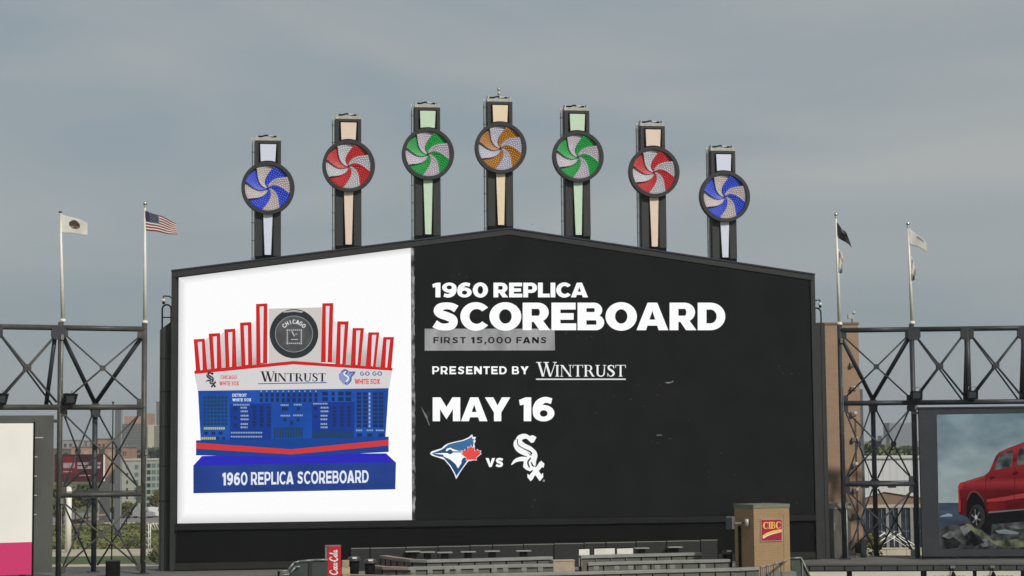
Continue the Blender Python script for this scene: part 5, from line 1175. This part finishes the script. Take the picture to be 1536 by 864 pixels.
T, W, H = house('brown_tower', 'slim far brown tower beside the scoreboard edge', 234.5, 238.5, 604, 1850, 0, 10, mat('far_brown', (.13, .11, .10), .8)); MB().box(-.4, W + .4, -.4, 10.4, H, H + 1).build('roof', CAB, T)
TANB = mat('low_tan_brick', (.40, .24, .15), .85, 0, .15, .1); ORG = mat('low_orange_brick', (.38, .21, .145), .85, 0, .12, .1); DRK = mat('low_dark_brick', (.16, .12, .10), .85, 0, .15, .1)
low = [('low_building', 'low dark brick building left of the red billboard top', 78, 108, 674, 760, DRK), ('low_building', 'low tan brick building above the red billboard, left half', 107, 138, 671, 740, TANB), ('low_building', 'orange brick building rising above the red billboard', 145, 160, 659, 800, ORG),
       ('low_building', 'low tan building right of the orange brick one', 158, 183, 672, 720, TANB), ('low_building', 'pale distant hall on the skyline left of the orange building', 92, 112, 661, 1200, mat('far_pale_wall', (.30, .30, .29), .8)), ('low_building', 'dark brown block between the pale hall and the orange building', 126, 146, 662, 1000, DRK), ('low_building', 'tan brick corner building right of the dark column', 183, 191, 671, 700, ORG)]
for nm, lb, a, c, pt, d, m in low:
    T, W, H = house(nm, lb, a, c, pt, d, 0, 18, m, 0, 'low buildings along the skyline'); MB().box(-.3, W + .3, -.3, 18.3, H, H + .5).build('roof', mat('flat_roof_grey', (.22, .21, .2), .9), T)
    window_grid(T, W * .08, W * .92, H * .45, H * .95, max(2, int(W / 3)), 2, 0, mat('window_pale_glass', (.45, .36, .27), .3) if m is TANB else GLS, .5, .5)
    if m is TANB:
        for k in range(3): MB().box(W * (.2 + .25 * k), W * (.28 + .25 * k), 2, 5, H + .5, H + 2.2).build('chimney', mat('far_pale_wall', (.3, .3, .29)), T)
# red billboard on a white column
g = ground(102, 829)
BB = root('billboard', (g.x, g.y, 0), 0, 'dark red billboard on a thick white column beyond the left truss', 'billboard')
d = g.y; q0, q1 = wpt(82, 683, d - 1), wpt(155.5, 683, d - 1); zb_ = wpt(100, 723, d - 1).z
MB().tube((0, 0, 0), (0, 0, zb_ + .4), .42, .42, 20).build('column', WHITEP, BB)
pn = MB().box(q0.x - g.x, q1.x - g.x, -1, -.5, zb_, q0.z).build('panel', mat('billboard_maroon', (.075, .020, .024), .5, 0, .3, .35), BB)
MB().box(q0.x - g.x, q1.x - g.x, -1.05, -.45, q0.z + .003, q0.z + .1).build('top_trim', CAB, BB)
xs = lambda px: wpt(px, 700, d - 1.05).x - g.x; zz = lambda py: wpt(118, py, d - 1.05).z
MB().prism([(xs(94), zz(711)), (xs(94), zz(683)), (xs(113), zz(684)), (xs(118), zz(711))], -1.012, -1.002).build('red_patch', mat('billboard_red', (.16, .016, .026), .5, 0, .35, .5), BB)
bm = mat('billboard_print', (.42, .34, .38), .6, 0, .3, 2)
rr = random.Random(5)
for (a, c, t0, t1) in ((95, 112, 694, 702), (116, 133, 693.5, 697.5), (116, 137, 699, 703.5), (144, 151, 693.5, 697), (144, 150, 699, 703), (119, 136, 712.5, 714), (95, 108, 706.5, 708)):
    b = MB(); x = a
    while x < c - .5: l_ = min(rr.uniform(1.2, 2.2), c - x); b.box(xs(x), xs(x + l_), -1.02, -1.013, zz(t1), zz(t0)); x += l_ + .35
    b.build('printed_marks', bm, BB)
MB().box(xs(155), xs(156.6), -1.05, -.6, zz(722), zz(681.5)).build('side_trim', WHITEP, BB)
# grey pylon, dark wall, mound-roofed shed, lattice mast, van
g = ground(176, 802); T = root('pylon', (g.x, g.y, 0), 0, 'square blue-grey pylon seen through the left truss', 'pylon'); d = g.y
h_ = wpt(176, 612, d).z; hw = (wpt(181, 700, d).x - wpt(171, 700, d).x) / 2
MB().box(-hw, hw * .8, 0, 2 * hw, 0, h_).build('shaft', mat('pylon_grey', (.14, .15, .16), .6, 0, .1, .2), T); MB().box(hw * .8, hw, -.05, .3, 0, h_).build('corner_trim', mat('pylon_trim', (.33, .34, .34), .5), T)
g = ground(156, 784); T = root('grey_wall', (g.x, g.y, 0), 0, 'plain dark grey wall panel behind the left truss rear post', 'wall'); d = g.y; hw = (wpt(163, 750, d).x - wpt(148, 750, d).x) / 2
MB().box(-hw, hw, 0, .6, 0, wpt(156, 716, d).z).build('panel', mat('wall_grey', (.10, .10, .105), .8, 0, .08, .3), T); MB().box(-hw - .1, -hw - .002, -.1, .5, 0, wpt(156, 730, d).z).build('post', GALV, T)
g = ground(122, 786); T = root('shed', (g.x, g.y, 0), R(-12), 'small shed with a tan sloping roof behind the white column', 'shed'); 
MB().box(-3, 3, 0, 3, 0, .5).build('wall', DRK, T); MB().prism([(-3.4, .5), (3.2, 1.7), (3.2, 1.45), (-3.4, .3)], -.3, 3.4).build('roof', mat('shed_roof_tan', (.42, .28, .14), .8, 0, .15, .5), T)
g = ground(224, 834); T = root('lattice_mast', (g.x, g.y, 0), R(25), 'small white lattice frame on the lawn beside the scoreboard', 'mast'); d = g.y
hL = wpt(224, 786, d).z
b = MB()
for x in (-.12, .12): b.tube((x, 0, 0), (x, 0, hL), .05, seg=6)
MB_ = b.build('leg', WHITEP, T)
for k in range(4): z = hL * (.1 + .2 * k); MB().tube((-.12, 0, z), (-.65, 0, z + .5), .035, seg=6).build('brace', WHITEP, T); MB().tube((.12, 0, z + .4), (-.12, 0, z), .03, seg=6).build('brace', WHITEP, T)
for k in range(3): MB().tube((.12 + .35 * k, 0, hL), (.5 + .35 * k, 0, hL - .8), .04, seg=6).build('brace', WHITEP, T)
MB().tube((-.4, 0, hL), (1.3, 0, hL), .05, seg=6).build('top_bar', WHITEP, T)
# two small vehicles on the far road
def van(px, py, c, lab, L_=4.6, H_=1.9):
    g = ground(px, py); T = root('van', (g.x, g.y, .03), 0, lab, 'van')
    MB().prism([(0, .35), (0, H_), (L_ * .68, H_), (L_ * .80, H_ * .62), (L_, H_ * .55), (L_, .35)], -.9, .9).build('body', c, T, .06)
    MB().prism([(L_ * .5, H_ * .62), (L_ * .5, H_ * .92), (L_ * .67, H_ * .92), (L_ * .76, H_ * .62)], -.93, -.905).build('side_window', GLS, T)
    for x in (L_ * .2, L_ * .8):
        for y in (-.86, .7): wl = MB().tube((x, y, .34), (x, y + .18, .34), .34, .34, 14).build('wheel', BLACK, T)
    MB().box(L_ - .02, L_ + .02, -.75, -.4, .7, .9).build('headlight', GALV, T)
van(221, 776, mat('van_white', (.75, .74, .70), .3), 'white van on the far road beside the scoreboard edge'); van(196, 777, mat('van_silver', (.40, .40, .41), .3, .3), 'silver van on the far road behind the truss post')

# ------------------------------------------------------------------ trees
TRK = mat('tree_bark', (.09, .065, .045), .9, 0, .2, 3, .3)
def tree(name, lab, g, h, rx, c0, c1, n=900, ls=.34, seed=1, group=None, trunk=True):
    random.seed(seed)
    T = root(name, tuple(g), random.uniform(0, 6), lab, 'tree' if trunk else 'bush', group)
    lobes = [(Vector((random.uniform(-.55, .55) * rx, random.uniform(-.55, .55) * rx, h * random.uniform(.42 if trunk else .2, .90))), random.uniform(.35, .6) * rx) for _ in range(11)] + [(Vector((random.uniform(-.2, .2) * rx, 0, h - .5 * rx)), rx * .5)] + [(Vector((0, 0, h * .66)), rx * .7)]
    def fn():
        c, r = random.choice(lobes); d = Vector((random.gauss(0, 1), random.gauss(0, 1), random.gauss(0, 1))).normalized() * r * random.uniform(.55, 1.05)
        p = c + d * (1 if d.z > 0 else .8); p.z = max(p.z, .1); return p, 1
    me = leaf_mesh(n, fn, ls); me.materials.append(leafmat(name + '%d_%d_leaves' % (seed % 4, seed // 60), c0, c1, 1.2 / max(rx, 1))); link('crown', me, T)
    if trunk:
        MB().tube((0, 0, 0), (0, 0, h * .6), .05 * h * .5, .02 * h * .5, 8).build('trunk', TRK, T)
        for c, r in lobes[:5]: MB().tube((0, 0, h * random.uniform(.25, .5)), tuple(c), .012 * h, .005 * h, 6).build('limb', TRK, T)
    random.seed(seed + 99)
G0, G1 = (.035, .05, .018), (.13, .14, .05); O0, O1 = (.07, .068, .02), (.22, .19, .065)
spec = [(94, 787, 722, 16, O0, O1, 'olive tree left of the white billboard column'), (113, 787, 735, 13, O0, O1, 'yellowish tree right of the white billboard column'), (131, 787, 726, 16, G0, G1, 'green tree behind the left truss rear post'), (84, 800, 735, 12, G0, G1, 'green tree beside the cream video board frame'),
        (190, 788, 756, 13, G0, G1, 'dark spreading tree in front of the pale apartment block'), (234, 775, 735, 10, G0, G1, 'dark tree at the right end of the apartment block'), (175, 788, 762, 9, G0, G1, 'small dark tree beside the blue-grey pylon')]
for k, (px, pb, pt, pr, c0, c1, lb) in enumerate(spec):
    g = ground(px, pb); d = g.y; h = wpt(px, pt, d).z; rx = pr / FPX * d
    tree('broadleaf_tree', lb, (g.x, g.y, 0), h, rx, c0, c1, 1100, .055 * max(h, 5) ** .9, 20 + k, 'trees beyond the left truss')
g = ground(231, 848); tree('bush', 'dark round bush at the lower edge beside the scoreboard', (g.x, g.y, 0), 1.7, 1.1, G0, G1, 600, .13, 41, None, False)
g = ground(196, 822); tree('bush', 'low dark bush on the bank behind the right post of the left truss', (g.x, g.y, 0), 1.2, 1.6, G0, G1, 500, .15, 42, None, False)
# treeline far away on both sides
def far_wood(name, lab, px0, px1, d, top, seed):
    random.seed(seed); a, c = wpt(px0, 660, d).x, wpt(px1, 660, d).x
    bumps = [(random.uniform(a, c), random.uniform(.8, 1.05), random.uniform(6, 14)) for _ in range(int((c - a) / 3))]
    def fn():
        x, k, r = random.choice(bumps); t = random.uniform(0, 1); z = top * k * t
        return Vector((x + random.gauss(0, r * .5 * (1.15 - t)), d + random.uniform(-10, 10), z)), 1
    me = leaf_mesh(9000, fn, 1.3); me.materials.append(leafmat('far_wood_leaves', (.035, .05, .025), (.10, .115, .06), .03)); tag(link(name, me), lab, 'trees', kind='stuff')
far_wood('far_wood', 'hazy line of distant trees behind the low buildings on the left', 70, 250, 900, 12.5, 60)
far_wood('far_wood', 'hazy line of distant trees behind the white hall on the right', 1270, 1420, 620, 11.0, 61)

# ------------------------------------------------------------------ town beyond: right gap
T, W, H = house('white_hall', 'long plain white hall with a flat roof seen through the right truss', 1270, 1420, 688.5, 300, 0, 30, mat('hall_white_cladding', (.60, .60, .62), .7, 0, .04, .2)); MB().box(-.3, W + .3, -.3, 30, H, H + .25).build('roof', mat('hall_roof_trim', (.55, .54, .5), .7), T)
for k in range(14): MB().box(W * k / 14, W * k / 14 + .05, -.03, 0, 0, H).build('cladding_joint', mat('hall_joint', (.48, .48, .5), .7), T)
T, W, H = house('grey_highrise', 'hazy grey high-rise behind the trees, right gap', 1334, 1369, 634, 1500, 0, 25, mat('far_highrise_grey', (.25, .265, .29), .7, 0, .06, .05))
MB().box(-W * .3, -.01, 3, 22, 0, H * .62).build('wing', mat('far_highrise_wing', (.27, .28, .30), .7), T)
window_grid(T, W * .04, W * .96, H * .3, H * .96, 1, 10, 0, mat('far_highrise_glass', (.19, .205, .23), .3), .95, .4, 'window_band')
for k, (px, pt, pr, lb) in enumerate(((1309, 661, 20, 'round dark tree just right of the tan brick tower'), (1328, 667, 20, 'dark tree behind the rear post of the right truss'), (1347, 674, 18, 'green tree below the grey high-rise, left one'), (1368, 673, 18, 'green tree below the grey high-rise, right one'))):
    d = 345 + 6 * k; x = wpt(px, 680, d).x; h = wpt(px, pt, d).z; tree('broadleaf_tree', lb, (x, d, 0), h, pr / FPX * d, (.075, .095, .045), (.17, .19, .09), 1500, .5, 70 + k, 'trees beyond the right truss')
# gabled pavilion
d = 212
a, c = wpt(1290, 755, d), wpt(1400, 755, d)
T = root('pavilion', (a.x, d, 0), 0, 'glass-fronted pavilion with a low brown gable behind the right truss', 'building'); W = c.x - a.x; ze = wpt(1340, 757, d).z; pk = wpt(1326, 735, d)
MB().box(0, W, .3, 12, 0, ze).build('wall', mat('pavilion_grey', (.15, .15, .145), .8, 0, .15, .4), T)
MB().prism([(-.5, ze), (-.5, ze + .5), (pk.x - a.x, pk.z - .2), (W + .5, ze + .5), (W + .5, ze)], .1, 12).build('gable', mat('gable_brown', (.24, .15, .10), .8, 0, .1, .5), T)
for s_ in (0, 1):
    x0_, x1_ = (-.6, pk.x - a.x) if s_ == 0 else (pk.x - a.x, W + .6); z0_, z1_ = (ze + .45, pk.z - .2) if s_ == 0 else (pk.z - .2, ze + .45)
    MB().prism([(x0_, z0_), (x0_, z0_ + .28), (x1_, z1_ + .28), (x1_, z1_)], -.1, 12.2).build('roof', mat('roof_edge_white', (.62, .62, .60), .6), T)
MB().box(-.5, W + .5, -.05, .28, ze - .35, ze + .02).build('fascia', mat('pavilion_fascia', (.45, .43, .38), .7), T)
for k in range(6):
    x = W * (.02 + .165 * k); MB().box(x, x + .32, -.02, .28, 0, ze - .36).build('pillar', mat('pavilion_pillar', (.27, .26, .25), .8), T)
    if k < 5:
        gw = MB().box(x + .36, x + W * .16, .2, .28, 1.2, ze - .5).build('window', mat('pavilion_glass', (.035, .045, .07), .12, 0, .5, .8), T)
        MB().box(x + .36 + W * .06, x + .42 + W * .06, .14, .199, 1.2, ze - .5).build('mullion', GREY, gw); MB().box(x + .36, x + W * .16, .14, .199, (ze + .6) / 2, (ze + .6) / 2 + .08).build('transom', GREY, gw)
MB().box(.6, W * .2, -.1, -.03, 2.6, 4.0).build('dark_board', mat('dark_sign_board', (.02, .024, .035), .4), T)
# white barrier wall with a planter, tent frame
d = 196; a, c = wpt(1270, 824, d), wpt(1420, 824, d)
T = root('barrier_wall', (a.x, d, 0), 0, 'low cream barrier wall behind the foot of the right truss', 'wall'); W = c.x - a.x
nW = 5
for k in range(nW): MB().box(W * k / nW + .02, W * (k + 1) / nW - .02, 0, .4, 0, a.z).build('panel', mat('barrier_cream', (.56, .49, .37), .75, 0, .1, .6), T)
MB().box(0, W, -.05, .45, a.z + .002, a.z + .1).build('coping', mat('barrier_coping', (.62, .57, .45), .7), T)
x = wpt(1343, 835, d).x; PT = root('planter_urn', (x, d - .6, 0), 0, 'grey urn in front of the cream barrier wall', 'urn'); MB().tube((0, 0, 0), (0, 0, 1.5), .32, .40, 14).build('pot', GREY, PT); MB().tube((0, 0, 1.5), (0, 0, 1.75), .36, .2, 14).build('lid', GREY, PT)
d = 190; x0_, x1_, xm_ = wpt(1308, 820, d).x, wpt(1376, 820, d).x, wpt(1341, 801, d).x; zr, zl = wpt(1341, 801, d).z, wpt(1308, 821, d).z
T = root('tent_frame', (xm_, d, 0), 0, 'bare white tent frame in front of the pavilion, right gap', 'tent frame')
for y in (0, 3):
    for sx, dx in ((x0_ - xm_, .5), (x1_ - xm_, -.5)):
        bar(T, 'rafter', (sx, y, zl), (.3 * (1 if sx > 0 else -1), y, zr), .06, WHITEP); bar(T, 'rafter', (sx + dx, y, zl - .1), (.7 * (-1 if sx > 0 else 1), y, zr + .1), .04, WHITEP)
        bar(T, 'leg', (sx, y, 0), (sx, y, zl), .05, WHITEP)
bar(T, 'ridge', (0, 0, zr), (0, 3, zr), .05, WHITEP); bar(T, 'strut', (0, 0, zl - .2), (0, 0, zr), .04, WHITEP)
g = wpt(1283, 838, 150); tree('bush', 'yellow-green bush at the foot of the tan brick tower', (g.x, 143, 0), wpt(1283, 795, 143).z, 1.3, (.09, .09, .02), (.24, .22, .06), 700, .16, 81, None, False)

# ------------------------------------------------------------------ haze
b = MB(); b.box(-1500, 1500, -30, 2600, -1, 70)
hz = b.build('haze', bpy.data.materials.new('haze_air')); hm = hz.data.materials[0]; hm.use_nodes = True; t = hm.node_tree; t.nodes.clear()
pv = t.nodes.new('ShaderNodeVolumePrincipled'); pv.inputs['Color'].default_value = (.86, .90, .95, 1); pv.inputs['Density'].default_value = .00018; pv.inputs['Anisotropy'].default_value = .2
o = t.nodes.new('ShaderNodeOutputMaterial'); t.links.new(pv.outputs[0], o.inputs['Volume']); tag(hz, 'thin grey haze over the town', 'haze', kind='stuff')

# ------------------------------------------------------------------ put every root at the foot of its thing
bpy.context.view_layer.update()
for T in [o for o in C.objects if o.type == 'EMPTY' and o.parent is None]:
    inv = T.matrix_world.inverted(); lo = [1e9] * 3; hi = [-1e9] * 3
    st = list(T.children)
    while st:
        c = st.pop(); st += list(c.children)
        if c.type != 'MESH': continue
        for k in c.bound_box:
            p = inv @ (c.matrix_world @ Vector(k))
            for i in range(3): lo[i] = min(lo[i], p[i]); hi[i] = max(hi[i], p[i])
    if lo[0] > 1e8: continue
    sh = Vector(((lo[0] + hi[0]) / 2, (lo[1] + hi[1]) / 2, lo[2]))
    T.location = T.matrix_world @ sh
    for c in T.children: c.location = Vector(c.location) - sh
